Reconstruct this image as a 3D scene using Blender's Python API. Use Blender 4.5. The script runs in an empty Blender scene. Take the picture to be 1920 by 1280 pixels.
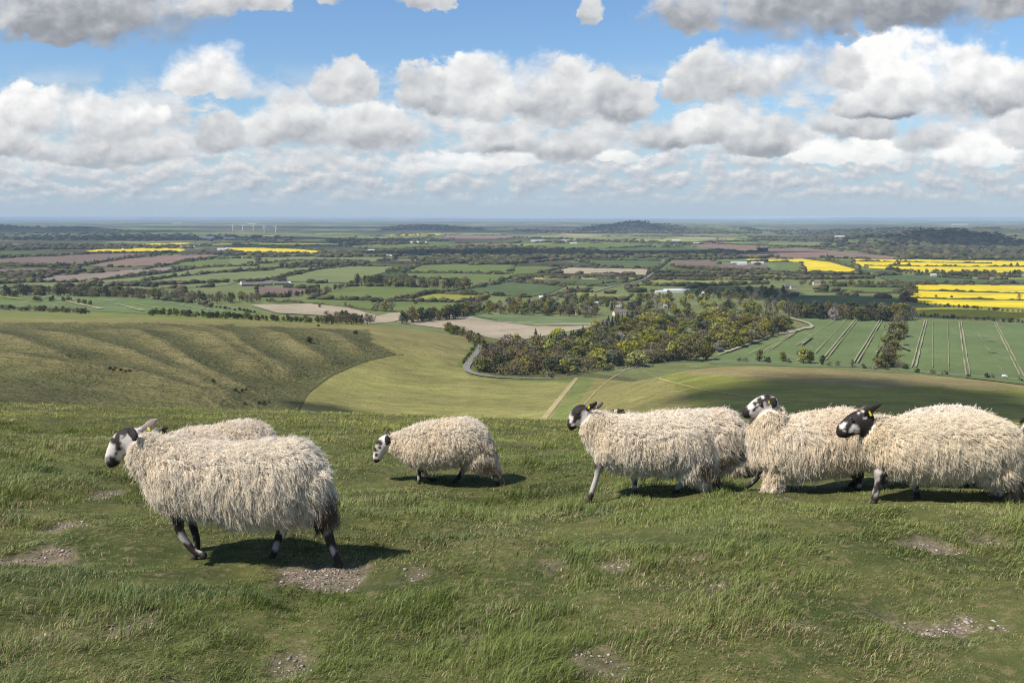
import bpy, bmesh, math, random
import numpy as np
from mathutils import Vector, Matrix, kdtree

random.seed(5)
RNG = np.random.default_rng(11)
scene = bpy.context.scene
COL = scene.collection
R = math.radians

# ------------------------------------------------------------------ camera model (photo is 1920 x 1280)
F = 1920 * 35 / 36.0
TH = math.atan(234 / F)
CT, ST = math.cos(TH), math.sin(TH)


def uv(px, py):
    """direction of a photo pixel as (x/y, z/y)"""
    a = (np.asarray(px, float) - 960) / F
    b = (640 - np.asarray(py, float)) / F
    den = CT + b * ST
    return a / den, (b * CT - ST) / den


def topix(x, y, z):
    f = y * CT - z * ST
    up = y * ST + z * CT
    return 960 + F * x / f, 640 - F * up / f


cam_d = bpy.data.cameras.new('camera')
cam = bpy.data.objects.new('camera', cam_d)
COL.objects.link(cam)
cam_d.lens = 35
cam_d.sensor_width = 36
cam_d.clip_start = 0.1
cam_d.clip_end = 250000
cam.rotation_euler = (math.pi / 2 - TH, 0, 0)
scene.camera = cam
scene.render.engine = 'CYCLES'
scene.cycles.use_denoising = True
scene.cycles.denoising_prefilter = 'NONE'
scene.cycles.denoising_input_passes = 'RGB_ALBEDO_NORMAL'
scene.cycles.pixel_filter_type = 'BLACKMAN_HARRIS'
scene.cycles.filter_width = 1.15
scene.cycles.max_bounces = 6
scene.cycles.diffuse_bounces = 3
scene.cycles.volume_bounces = 0

SUN_EL = R(51)
SUN_DIR = np.array([-0.86, -0.51, 0])
SUN_DIR = SUN_DIR / np.linalg.norm(SUN_DIR) * math.cos(SUN_EL)
SUN_DIR[2] = math.sin(SUN_EL)

# ------------------------------------------------------------------ small helpers


def srgb(r, g, b):
    def f(c):
        c /= 255.0
        return c / 12.92 if c <= 0.04045 else ((c + 0.055) / 1.055) ** 2.4
    return (f(r), f(g), f(b))


def smooth(a, b, x):
    t = np.clip((np.asarray(x, float) - a) / (b - a), 0, 1)
    return t * t * (3 - 2 * t)


def _hash(ix, iy, seed):
    h = (ix.astype(np.int64) * 374761393 + iy.astype(np.int64) * 668265263 + seed * 974634541) & 0xFFFFFFFF
    h = ((h ^ (h >> 13)) * 1274126177) & 0xFFFFFFFF
    h = (h ^ (h >> 16)) & 0xFFFF
    return h / 32767.5 - 1.0


def vnoise(x, y, seed=0):
    x = np.asarray(x, float); y = np.asarray(y, float)
    x0 = np.floor(x); y0 = np.floor(y)
    fx = x - x0; fy = y - y0
    fx = fx * fx * (3 - 2 * fx); fy = fy * fy * (3 - 2 * fy)
    a = _hash(x0, y0, seed); b = _hash(x0 + 1, y0, seed)
    c = _hash(x0, y0 + 1, seed); d = _hash(x0 + 1, y0 + 1, seed)
    return (a * (1 - fx) + b * fx) * (1 - fy) + (c * (1 - fx) + d * fx) * fy


def fbm(x, y, seed=0, oct=4):
    s = 0; a = 0.5
    for i in range(oct):
        s = s + a * vnoise(x, y, seed + i * 17)
        x = x * 2.03 + 3.1; y = y * 2.03 + 1.7; a *= 0.5
    return s


def inpoly(px, py, poly):
    px = np.asarray(px, float); py = np.asarray(py, float)
    r = np.zeros(px.shape, bool)
    n = len(poly)
    for i in range(n):
        x1, y1 = poly[i]; x2, y2 = poly[(i + 1) % n]
        if y1 == y2:
            continue
        c = ((y1 > py) != (y2 > py)) & (px < (x2 - x1) * (py - y1) / (y2 - y1) + x1)
        r ^= c
    return r


def segdist(px, py, line):
    best = np.full(np.shape(px), 1e9)
    for (x1, y1), (x2, y2) in zip(line[:-1], line[1:]):
        dx, dy = x2 - x1, y2 - y1
        t = np.clip(((px - x1) * dx + (py - y1) * dy) / (dx * dx + dy * dy + 1e-9), 0, 1)
        best = np.minimum(best, np.hypot(px - x1 - t * dx, py - y1 - t * dy))
    return best


def tag(o, label=None, cat=None, group=None, kind=None):
    if label: o['label'] = label
    if cat: o['category'] = cat
    if group: o['group'] = group
    if kind: o['kind'] = kind
    return o


def empty(name, loc, rz=0.0):
    o = bpy.data.objects.new(name, None)
    COL.objects.link(o)
    o.location = loc
    o.rotation_euler = (0, 0, rz)
    o.empty_display_size = 0.2
    return o


def mesh_obj(name, verts, faces, mat=None, parent=None, smooth_shade=False, cols=None, loc=None):
    """verts (n,3) array, faces: list of tuples or (m,k) array"""
    me = bpy.data.meshes.new(name)
    verts = np.asarray(verts, np.float32).reshape(-1, 3)
    if isinstance(faces, np.ndarray):
        k = faces.shape[1]; m = faces.shape[0]
        me.vertices.add(len(verts)); me.vertices.foreach_set('co', verts.ravel())
        me.loops.add(m * k); me.polygons.add(m)
        me.loops.foreach_set('vertex_index', faces.ravel().astype(np.int32))
        me.polygons.foreach_set('loop_start', (np.arange(m) * k).astype(np.int32))
        me.polygons.foreach_set('loop_total', np.full(m, k, np.int32))
        me.update(calc_edges=True)
    else:
        me.from_pydata(verts.tolist(), [], [list(f) for f in faces])
        me.update()
    if smooth_shade:
        me.polygons.foreach_set('use_smooth', np.ones(len(me.polygons), bool))
    if cols is not None:
        ca = me.color_attributes.new('col', 'FLOAT_COLOR', 'POINT')
        c4 = np.ones((len(verts), 4), np.float32)
        c4[:, :3] = cols
        ca.data.foreach_set('color', c4.ravel())
    if mat: me.materials.append(mat)
    o = bpy.data.objects.new(name, me)
    COL.objects.link(o)
    if loc is not None: o.location = loc
    if parent is not None: o.parent = parent
    return o


class NT:
    """tiny node-tree writer"""

    def __init__(self, tree):
        self.t = tree
        for n in list(tree.nodes): tree.nodes.remove(n)

    def n(self, typ, inp=None, **kw):
        nd = self.t.nodes.new(typ)
        for k, v in kw.items(): setattr(nd, k, v)
        if inp:
            for k, v in inp.items(): self.set(nd.inputs[k], v)
        return nd

    def set(self, sock, v):
        if isinstance(v, bpy.types.NodeSocket): self.t.links.new(v, sock)
        elif hasattr(v, 'outputs'): self.t.links.new(v.outputs[0], sock)
        else:
            if sock.type == 'RGBA' and len(v) == 3: v = (*v, 1)
            sock.default_value = v

    def m(self, op, a, b=0.0, c=None, clamp=False):
        nd = self.t.nodes.new('ShaderNodeMath'); nd.operation = op; nd.use_clamp = clamp
        self.set(nd.inputs[0], a); self.set(nd.inputs[1], b)
        if c is not None: self.set(nd.inputs[2], c)
        return nd.outputs[0]

    def mix(self, f, a, b, blend='MIX'):
        nd = self.t.nodes.new('ShaderNodeMix'); nd.data_type = 'RGBA'; nd.blend_type = blend
        self.set(nd.inputs[0], f); self.set(nd.inputs[6], a); self.set(nd.inputs[7], b)
        return nd.outputs[2]

    def mixf(self, f, a, b):
        nd = self.t.nodes.new('ShaderNodeMix'); nd.data_type = 'FLOAT'
        self.set(nd.inputs[0], f); self.set(nd.inputs[2], a); self.set(nd.inputs[3], b)
        return nd.outputs[0]

    def remap(self, v, a, b, c=0.0, d=1.0, smoothstep=True):
        nd = self.t.nodes.new('ShaderNodeMapRange')
        nd.interpolation_type = 'SMOOTHSTEP' if smoothstep else 'LINEAR'
        for i, x in enumerate((v, a, b, c, d)): self.set(nd.inputs[i], x)
        return nd.outputs[0]

    def noise(self, vec, scale, detail=4, rough=0.55, dist=0.0, out=0):
        nd = self.n('ShaderNodeTexNoise', {'Scale': scale, 'Detail': detail, 'Roughness': rough, 'Distortion': dist})
        if vec is not None: self.set(nd.inputs['Vector'], vec)
        return nd.outputs[out]

    def scalevec(self, vec, s):
        nd = self.t.nodes.new('ShaderNodeVectorMath'); nd.operation = 'MULTIPLY'
        self.set(nd.inputs[0], vec); nd.inputs[1].default_value = s
        return nd.outputs[0]


def new_mat(name):
    m = bpy.data.materials.new(name); m.use_nodes = True
    return m, NT(m.node_tree)


def out_surface(nt, shader, disp=None):
    o = nt.n('ShaderNodeOutputMaterial')
    nt.t.links.new(shader.outputs[0] if hasattr(shader, 'outputs') else shader, o.inputs['Surface'])


def simple_mat(name, col, rough=0.8, var=0.15, scale=3.0, spec=0.2, transl=0.0, metallic=0.0):
    m, nt = new_mat(name)
    g = nt.n('ShaderNodeNewGeometry')
    nz = nt.noise(g.outputs['Position'], scale, 4)
    f = nt.remap(nz, 0.3, 0.7, 1 - var, 1 + var, False)
    c = nt.mix(1.0, col, nt.n('ShaderNodeCombineXYZ', {0: f, 1: f, 2: f}), 'MULTIPLY')
    p = nt.n('ShaderNodeBsdfPrincipled', {'Base Color': c, 'Roughness': rough, 'Specular IOR Level': spec, 'Metallic': metallic})
    if transl:
        tr = nt.n('ShaderNodeBsdfTranslucent', {'Color': c})
        mx = nt.n('ShaderNodeMixShader', {0: transl, 1: p.outputs[0], 2: tr.outputs[0]})
        out_surface(nt, mx)
    else:
        out_surface(nt, p)
    return m
# ------------------------------------------------------------------ terrain height
PLAIN = -150.0


def near_z(x, y):
    x = np.asarray(x, float); y = np.asarray(y, float)
    z = -(1.36 + 0.1185 * y + 0.0014 * np.where(y > 0, y, 0) ** 2) - 0.03 * x
    z = z + 0.30 * smooth(-0.6, 3.0, x) * np.exp(-((y - 7.0) / 6.5) ** 2)
    return z


def micro_z(x, y):
    return 0.06 * fbm(x * 0.55, y * 0.55, 3, 3) + 0.075 * fbm(x * 1.9, y * 1.9, 9, 3) + 0.012 * fbm(x * 8, y * 8, 5, 2)


# (depth in metres, photo row) of the ground along each photo column
COLS = {
    -560: [(150, 880), (300, 840), (440, 757), (740, 600), (1000, 592), (1640, 578)],
    0: [(150, 880), (300, 842), (460, 757), (770, 602), (1000, 596), (1600, 583)],
    320: [(150, 880), (300, 852), (420, 810), (520, 767), (800, 600), (1000, 595), (1640, 581)],
    560: [(150, 880), (300, 860), (450, 815), (540, 772), (620, 731), (800, 607), (1000, 601), (1560, 587)],
    720: [(150, 880), (300, 870), (480, 825), (580, 782), (650, 742), (720, 697), (760, 668), (820, 632), (900, 612), (1400, 608)],
    870: [(150, 880), (300, 872), (480, 825), (580, 783), (650, 745), (750, 700), (850, 668), (950, 642), (1080, 633), (1260, 631)],
    1020: [(150, 880), (300, 870), (480, 825), (580, 785), (640, 756), (750, 716), (810, 707), (900, 695), (1000, 688)],
    1130: [(150, 870), (300, 830), (420, 795), (520, 766), (620, 733), (700, 711), (760, 706), (900, 700), (1000, 688)],
    1230: [(150, 870), (250, 830), (380, 777), (480, 730), (560, 683), (640, 700), (800, 728), (950, 703)],
    1500: [(150, 870), (250, 825), (340, 782), (450, 727), (550, 683), (640, 715), (800, 742), (930, 709)],
    1920: [(150, 870), (250, 825), (340, 787), (450, 742), (540, 709), (640, 740), (800, 757)],
    2480: [(150, 870), (250, 825), (340, 790), (450, 760), (540, 745), (640, 775), (800, 757)],
}
DU = 0.004
UG = np.arange(-1.15, 1.1501, DU)
LG = np.arange(math.log(36), math.log(2500), 0.008)
DG = np.exp(LG)


def _gauss(a, sig, axis):
    r = int(sig * 3) + 1
    k = np.exp(-0.5 * (np.arange(-r, r + 1) / sig) ** 2); k /= k.sum()
    a = np.moveaxis(a, axis, 0)
    p = np.concatenate([np.repeat(a[:1], r, 0), a, np.repeat(a[-1:], r, 0)], 0)
    o = sum(k[i] * p[i:i + a.shape[0]] for i in range(2 * r + 1))
    return np.moveaxis(o, 0, axis)


def _build_table():
    us, zs = [], []
    for px, nodes in COLS.items():
        u0 = float(uv(px, 690)[0])
        dd = [36, 45, 60]; zz = [float(near_z(u0 * d, d)) for d in dd]
        for d, py in nodes:
            v = float(uv(px, py)[1]); dd.append(d); zz.append(max(v * d, PLAIN))
        zz[-1] = PLAIN
        dd.append(2600); zz.append(PLAIN)
        us.append(u0); zs.append(np.interp(LG, np.log(dd), zz))
    zs = np.array(zs); T = np.empty((len(UG), len(LG)))
    for j in range(len(LG)): T[:, j] = np.interp(UG, us, zs[:, j])
    T = _gauss(_gauss(T, 11, 0), 3.0, 1)
    return T


TAB = _build_table()


def tab_z(u, d):
    fi = np.clip((u - UG[0]) / DU, 0, len(UG) - 1.001)
    fj = np.clip((np.log(np.maximum(d, 36.0)) - LG[0]) / 0.008, 0, len(LG) - 1.001)
    i = fi.astype(int); j = fj.astype(int); a = fi - i; b = fj - j
    return (TAB[i, j] * (1 - a) + TAB[i + 1, j] * a) * (1 - b) + (TAB[i, j + 1] * (1 - a) + TAB[i + 1, j + 1] * a) * b


def HT(x, y):
    x = np.asarray(x, float); y = np.asarray(y, float)
    w = smooth(38, 58, y)
    yy = np.maximum(y, 36.0)
    return near_z(x, np.minimum(y, 60)) * (1 - w) + tab_z(x / yy, yy) * w


DM = np.exp(np.arange(math.log(60), math.log(2450), 0.006))


def ground(px, py, lift=0.0):
    """points of the land seen through photo pixels (beyond the near brow)"""
    px = np.atleast_1d(np.asarray(px, float)); py = np.atleast_1d(np.asarray(py, float))
    u, v = uv(px, py)
    out = np.zeros((len(px), 3))
    for s in range(0, len(px), 3000):
        uu = u[s:s + 3000, None]; vv = v[s:s + 3000, None]
        g = tab_z(np.broadcast_to(uu, (uu.shape[0], len(DM))), np.broadcast_to(DM, (uu.shape[0], len(DM))))
        diff = vv * DM - g
        below = diff < 0
        # skip the near hillside: start from the first sample beyond 220 m that is above ground
        ok = below & (DM > 300)
        idx = np.where(ok.any(1), ok.argmax(1), -1)
        for k in range(uu.shape[0]):
            i = idx[k]; q = s + k
            if i <= 0:
                d = PLAIN / min(v[q], -1e-4)
            else:
                f0, f1 = diff[k, i - 1], diff[k, i]
                t = f0 / (f0 - f1) if f0 > 0 else 0
                d = DM[i - 1] * (1 - t) + DM[i] * t
            out[q] = (u[q] * d, d, max(v[q] * d, PLAIN) if i > 0 else PLAIN)
    out[:, 2] += lift
    return out


def near_ground(px, py):
    """depth of the near grass hill under a photo pixel"""
    u, v = uv(px, py)
    d = np.linspace(2.5, 34, 3000)
    g = near_z(u * d, d)
    i = np.argmax(v * d < g)
    return float(d[i])


# ribs of the combe, added to the table
_RIBS = [
    ([(43, 612), (130, 640), (250, 672), (350, 715), (450, 765)], 9.0, 16),
    ([(175, 615), (250, 623), (330, 668), (417, 722), (470, 745)], 8.5, 14),
    ([(285, 605), (390, 634), (450, 672), (510, 712)], 8.0, 13),
    ([(360, 604), (440, 640), (520, 694), (545, 712)], 7.0, 12),
    ([(480, 610), (540, 640), (590, 672), (620, 690)], 6.0, 12),
    ([(580, 614), (640, 640), (680, 664)], 4.0, 11),
    ([(-120, 660), (0, 677), (117, 697), (233, 706), (330, 735), (450, 772)], 10.0, 19),
    ([(-120, 612), (-30, 630), (60, 660), (140, 685)], 9.0, 20),
]
RIB = None


RIB_LINES = []


def signed_line(xs, ys, L):
    """distance to a polyline, positive on its far side, and how far along it (0..1)"""
    best = np.full(xs.shape, 1e9); sg = np.zeros(xs.shape); al = np.zeros(xs.shape)
    n = len(L) - 1
    for i, ((x1, y1), (x2, y2)) in enumerate(zip(L[:-1], L[1:])):
        dx, dy = x2 - x1, y2 - y1
        t = np.clip(((xs - x1) * dx + (ys - y1) * dy) / (dx * dx + dy * dy + 1e-9), 0, 1)
        ex, ey = xs - x1 - t * dx, ys - y1 - t * dy
        d = np.hypot(ex, ey); k = d < best
        best = np.where(k, d, best); sg = np.where(k, np.sign(dx * ey - dy * ex), sg); al = np.where(k, (i + t) / n, al)
    return best, sg, al


def _add_ribs():
    global TAB, RIB
    gu, gd = np.meshgrid(UG, DG, indexing='ij')
    X = gu * gd; Y = gd
    add = np.zeros_like(TAB)
    band = (gd > 420) & (gd < 900) & (gu < 0.05)
    xs, ys = X[band], Y[band]
    bpx, bpy = topix(xs, ys, TAB[band])
    edge = smooth(606, 634, bpy)
    tot = np.zeros(xs.shape)
    for line, amp, w in _RIBS:
        P = ground([p[0] for p in line], [p[1] for p in line])
        L = [(p[0], p[1]) for p in P]
        RIB_LINES.append((L, w))
        d, sg, al = signed_line(xs, ys, L)
        # gentle on the near side, falling away quickly beyond the crest
        wl = np.where(sg > 0, w * 1.7, w * 0.8)
        prof = np.exp(-(d / wl) ** 1.4) * smooth(0, 0.28, al) * smooth(1.0, 0.86, al)
        tot = np.maximum(tot, amp * 0.62 * prof)
    add[band] = tot * edge
    RIB = add.copy()
    # soft roll of the other slopes
    wgt = smooth(90, 300, gd) * (1 - smooth(1000, 1300, gd)) * smooth(-149.5, -135, TAB)
    add += wgt * (1.5 * fbm(X / 70, Y / 70, 21, 3) + 0.5 * fbm(X / 18, Y / 18, 33, 2))
    TAB = TAB + add


_add_ribs()

# ------------------------------------------------------------------ materials of the land


def land_mat(name, bumpy=0.35, s0=1.0):
    """colour comes from the region map, broken up by tussocks, animal paths and drier patches"""
    m, nt = new_mat(name)
    g = nt.n('ShaderNodeNewGeometry')
    pos = g.outputs['Position']
    a = nt.n('ShaderNodeAttribute', attribute_name='col')
    big = nt.noise(pos, 0.02 * s0, 5, 0.6)
    mid = nt.noise(nt.scalevec(pos, (0.35, 1.0, 1.6)), 0.16 * s0, 5, 0.65, 0.6)
    fine = nt.noise(pos, 0.9 * s0, 4, 0.6)
    f1 = nt.remap(big, 0.3, 0.7, 0.78, 1.22, False)
    f2 = nt.remap(mid, 0.3, 0.7, 0.72, 1.28, False)
    f3 = nt.remap(fine, 0.3, 0.7, 0.8, 1.2, False)
    f = nt.m('MULTIPLY', nt.m('MULTIPLY', f1, f2), f3)
    c = nt.mix(1.0, a.outputs['Color'], nt.n('ShaderNodeCombineXYZ', {0: f, 1: f, 2: f}), 'MULTIPLY')
    dry = nt.remap(nt.noise(pos, 0.05 * s0, 5, 0.7), 0.5, 0.72)
    c = nt.mix(nt.m('MULTIPLY', dry, 0.35), c, (0.22, 0.18, 0.085))
    # terracettes
    wv = nt.n('ShaderNodeTexWave', {'Vector': nt.scalevec(pos, (0.25, 0.6, 3.2)), 'Scale': 0.11, 'Distortion': 7.0, 'Detail': 3.0, 'Detail Scale': 1.6}, wave_type='BANDS', bands_direction='DIAGONAL')
    h = nt.m('ADD', nt.m('MULTIPLY', mid, 1.2), nt.m('ADD', nt.m('MULTIPLY', wv.outputs[1], 0.22), nt.m('MULTIPLY', nt.noise(nt.scalevec(pos, (1, 1, 2)), 0.33, 4, 0.6), 1.0)))
    rough_mask = nt.m('MULTIPLY', a.outputs['Alpha'], bumpy)
    b = nt.n('ShaderNodeBump', {'Strength': rough_mask, 'Distance': 3.0, 'Height': h})
    p = nt.n('ShaderNodeBsdfPrincipled', {'Base Color': c, 'Roughness': 0.95, 'Specular IOR Level': 0.1, 'Normal': b.outputs[0]})
    out_surface(nt, p)
    return m


M_LAND = land_mat('rough_grassland', 1.0)


def grid_faces(nr, nc):
    i = np.arange((nr - 1) * (nc - 1)); r = i // (nc - 1); c = i % (nc - 1)
    a = r * nc + c
    return np.stack([a, a + 1, a + nc + 1, a + nc], 1)


def vcol4(o, c4):
    ca = o.data.color_attributes.new('col', 'FLOAT_COLOR', 'POINT')
    ca.data.foreach_set('color', np.asarray(c4, np.float32).ravel())


# valley terrain (48 m .. 2400 m)
def build_valley():
    us = np.concatenate([np.arange(-1.1, -0.62, 0.01), np.arange(-0.62, 0.62, 0.0024), np.arange(0.62, 1.11, 0.01)])
    ds = np.concatenate([np.exp(np.arange(math.log(48), math.log(300), 0.02)), np.exp(np.arange(math.log(300), math.log(1700), 0.0042)),
                         np.exp(np.arange(math.log(1700), math.log(2400), 0.03)), [2400.0]])
    D, U = np.meshgrid(ds, us, indexing='ij')
    X = U * D; Y = D; Z = HT(X, Y)
    Z = np.where(Z < PLAIN + 0.02, PLAIN, Z)
    V = np.stack([X, Y, Z], -1).reshape(-1, 3)
    px, py = topix(V[:, 0], V[:, 1], V[:, 2])
    nz = fbm(V[:, 0] / 14, V[:, 1] / 14, 41, 3)
    jx = px + 9 * nz; jy = py + 5 * fbm(V[:, 0] / 9, V[:, 1] / 9, 45, 3)
    d = V[:, 1]
    c = np.empty((len(V), 4)); c[:, :3] = (0.112, 0.111, 0.043); c[:, 3] = 1.0
    def paint(poly, col, rough=1.0, dmin=380, dmax=2500):
        k = inpoly(jx, jy, poly) & (d > dmin) & (d < dmax)
        c[k, :3] = col; c[k, 3] = rough
    left = (px < 760) & (d > 500) & (d < 1700)
    paint([(-900, 500), (-900, 600), (0, 600), (300, 601), (560, 609), (700, 612), (760, 640), (880, 640), (880, 560)], (0.135, 0.155, 0.04), 0.25)
    paint([(-900, 586), (0, 594), (300, 597), (560, 605), (700, 610), (700, 618), (560, 614), (300, 606), (0, 604), (-900, 600)], (0.175, 0.16, 0.06), 0.3)
    # rib relief put into the colour: painted shade in the hollows, painted light along crests
    iu = np.clip(((V[:, 0] / V[:, 1]) - UG[0]) / DU, 0, len(UG) - 2).astype(int)
    jd = np.clip((np.log(V[:, 1]) - LG[0]) / 0.008, 0, len(LG) - 2).astype(int)
    rib = RIB[iu, jd]
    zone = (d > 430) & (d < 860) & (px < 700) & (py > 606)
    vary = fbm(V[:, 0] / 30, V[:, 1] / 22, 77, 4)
    # shade painted on the far flank of each rib, light on near flank and crest
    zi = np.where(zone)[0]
    rib_shade = np.zeros(len(V)); rib_light = np.zeros(len(V))
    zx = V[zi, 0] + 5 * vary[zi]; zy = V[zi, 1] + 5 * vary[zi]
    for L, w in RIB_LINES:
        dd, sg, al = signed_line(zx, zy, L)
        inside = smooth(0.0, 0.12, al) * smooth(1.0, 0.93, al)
        rib_shade[zi] = np.maximum(rib_shade[zi], np.where(sg > 0, np.exp(-(dd / 30.0) ** 1.3), 0) * inside)
        rib_light[zi] = np.maximum(rib_light[zi], np.where(sg <= 0, np.exp(-(dd / 12.0) ** 1.3), np.exp(-(dd / 2.5) ** 2)) * inside)
    rib_shade *= 1 - rib_light
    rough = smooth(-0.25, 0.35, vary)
    rib_shade *= 0.65 + 0.35 * rough; rib_light *= 0.75 + 0.4 * rough
    rib_light = np.clip(rib_light, 0, 1)
    c[:, :3] = c[:, :3] * (1 - 0.75 * rib_shade[:, None]) + np.array((0.055, 0.058, 0.023)) * 0.75 * rib_shade[:, None]
    c[:, :3] = c[:, :3] * (1 - 0.65 * rib_light[:, None]) + np.array((0.19, 0.16, 0.072)) * 0.65 * rib_light[:, None]
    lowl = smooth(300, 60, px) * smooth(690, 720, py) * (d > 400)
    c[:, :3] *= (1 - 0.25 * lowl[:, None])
    paint([(690, 610), (740, 615), (860, 622), (892, 640), (890, 660), (868, 690), (800, 668), (742, 663), (700, 640)], (0.185, 0.165, 0.06), 0.35)
    paint([(556, 800), (558, 770), (575, 735), (620, 702), (680, 677), (742, 664), (800, 668), (866, 686), (890, 704), (960, 713), (1078, 713), (1015, 800)], (0.195, 0.185, 0.062), 0.3)
    paint([(868, 690), (862, 684), (888, 640), (900, 648), (888, 680), (892, 700), (960, 709), (1080, 710), (1080, 716), (960, 716), (885, 706)], (0.11, 0.14, 0.035), 0.2)
    # right hill
    paint([(1078, 712), (1120, 705), (1160, 690), (1230, 676), (1500, 678), (1920, 700), (2700, 720), (2700, 820), (1010, 820), (1040, 760)], (0.185, 0.17, 0.06), 0.4, 280, 800)
    paint([(1200, 690), (1250, 700), (1500, 706), (1700, 716), (2700, 760), (2700, 830), (1330, 830), (1290, 740)], (0.15, 0.158, 0.038), 0.3, 230, 800)
    paint([(1225, 684), (1500, 686), (1780, 705), (1920, 714), (1920, 730), (1600, 722), (1300, 704)], (0.20, 0.168, 0.075), 0.2, 300, 800)
    paint([(1085, 708), (1120, 704), (1060, 790), (1035, 800), (1020, 800)], (0.13, 0.155, 0.045), 0.3, 280, 800)
    # flat land beyond
    k = (d > 820) & (V[:, 2] < -140)
    c[k, :3] = (0.12, 0.14, 0.05); c[k, 3] = 0.1
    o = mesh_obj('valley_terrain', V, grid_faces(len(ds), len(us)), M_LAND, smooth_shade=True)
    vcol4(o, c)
    tag(o, 'rolling downland slopes with ribbed dry grass and a pale valley floor', kind='structure')
    return o


build_valley()


# far plain: patchwork of fields and woods to the horizon
def plain_mat():
    m, nt = new_mat('vale_patchwork')
    g = nt.n('ShaderNodeNewGeometry'); pos = g.outputs['Position']
    wob = nt.noise(pos, 0.0022, 3, 0.5, out=1)
    w2 = nt.n('ShaderNodeVectorMath', {0: wob, 1: (260, 260, 0)}, operation='MULTIPLY')
    p2 = nt.n('ShaderNodeVectorMath', {0: pos, 1: w2.outputs[0]}, operation='ADD').outputs[0]
    v = nt.n('ShaderNodeTexVoronoi', {'Vector': p2, 'Scale': 0.0024, 'Randomness': 0.85}, voronoi_dimensions='2D')
    sep = nt.n('ShaderNodeSeparateColor', {0: v.outputs['Color']})
    cr = nt.n('ShaderNodeValToRGB', {0: sep.outputs[0]})
    e = cr.color_ramp; e.interpolation = 'CONSTANT'
    stops = [(0.0, (0.07, 0.10, 0.03)), (0.16, (0.115, 0.15, 0.045)), (0.34, (0.09, 0.12, 0.05)), (0.5, (0.15, 0.15, 0.06)), (0.6, (0.15, 0.105, 0.075)),
             (0.7, (0.055, 0.07, 0.03)), (0.82, (0.15, 0.18, 0.06)), (0.91, (0.26, 0.21, 0.14))]
    while len(e.elements) < len(stops): e.elements.new(0.5)
    for el, (p, c) in zip(e.elements, stops): el.position = p; el.color = (*c, 1)
    ve = nt.n('ShaderNodeTexVoronoi', {'Vector': p2, 'Scale': 0.0024, 'Randomness': 0.85}, voronoi_dimensions='2D', feature='DISTANCE_TO_EDGE')
    hn = nt.noise(pos, 0.012, 4, 0.7)
    hedge = nt.m('LESS_THAN', ve.outputs['Distance'], nt.m('MULTIPLY', hn, 0.05))
    wood = nt.remap(nt.noise(nt.scalevec(pos, (1, 0.8, 1)), 0.0007, 7, 0.62), 0.505, 0.55)
    wv = nt.noise(pos, 0.02, 5, 0.7)
    woodc = nt.mix(nt.remap(wv, 0.35, 0.65), (0.03, 0.036, 0.018), (0.085, 0.075, 0.045))
    c = nt.mix(nt.m('MULTIPLY', hedge, 0.85), cr.outputs[0], (0.035, 0.042, 0.02))
    c = nt.mix(wood, c, woodc)
    gv = nt.noise(pos, 0.004, 5, 0.6)
    lg = nt.noise(nt.scalevec(pos, (0.6, 1, 1)), 0.00022, 5, 0.65)
    f = nt.m('MULTIPLY', nt.remap(gv, 0.3, 0.7, 0.8, 1.2, False), nt.remap(lg, 0.38, 0.62, 0.5, 1.6, False))
    c = nt.mix(1.0, c, nt.n('ShaderNodeCombineXYZ', {0: f, 1: f, 2: f}), 'MULTIPLY')
    p = nt.n('ShaderNodeBsdfPrincipled', {'Base Color': c, 'Roughness': 0.95, 'Specular IOR Level': 0.05})
    out_surface(nt, p)
    return m


M_PLAIN = plain_mat()


def build_plain():
    ds = np.array([2400, 3000, 4000, 6000, 9000, 14000, 22000, 34000, 50000, 70000, 92000.])
    us = np.linspace(-1.1, 1.1, 45)
    D, U = np.meshgrid(ds, us, indexing='ij')
    V = np.stack([U * D, D, np.full(D.shape, PLAIN)], -1).reshape(-1, 3)
    o = mesh_obj('vale_land', V, grid_faces(len(ds), len(us)), M_PLAIN)
    tag(o, 'flat farmed vale running to the blue horizon', kind='structure')


build_plain()


# far low hills
def mound(name, px0, px1, ytop, ybase, depth_frac, mat, label, seed, wob=0.25, d=None):
    """real rounded ridge standing on the vale"""
    u0 = float(uv(px0, ybase)[0]); u1 = float(uv(px1, ybase)[0]); vb = float(uv(0, ybase)[1]); vt = float(uv(0, ytop)[1])
    d0 = d or PLAIN / vb
    dc = d0 * (1 + depth_frac / 2)
    h = vt * dc - PLAIN
    n, mrow = 90, 16
    V = []
    for j in range(mrow + 1):
        t = j / mrow
        prof = math.sin(math.pi * t) ** 0.9
        for i in range(n + 1):
            s = i / n
            env = (math.sin(math.pi * s) ** 0.7) * (1 + wob * float(fbm(np.array([s * 7.0]), np.array([seed + 0.3]), seed, 4)[0]) * 2)
            dd = d0 * (1 + depth_frac * t)
            V.append((dd * (u0 + (u1 - u0) * s), dd, PLAIN - 0.5 + max(0, h * env * prof)))
    o = mesh_obj(name, V, grid_faces(mrow + 1, n + 1), mat, smooth_shade=True)
    tag(o, label, kind='structure')
    if name == 'wooded_hill': HILL_PTS.append(np.array(V).reshape(mrow + 1, n + 1, 3)[1:11])
    return o


HILL_PTS = []
M_FARHILL = M_PLAIN


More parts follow.
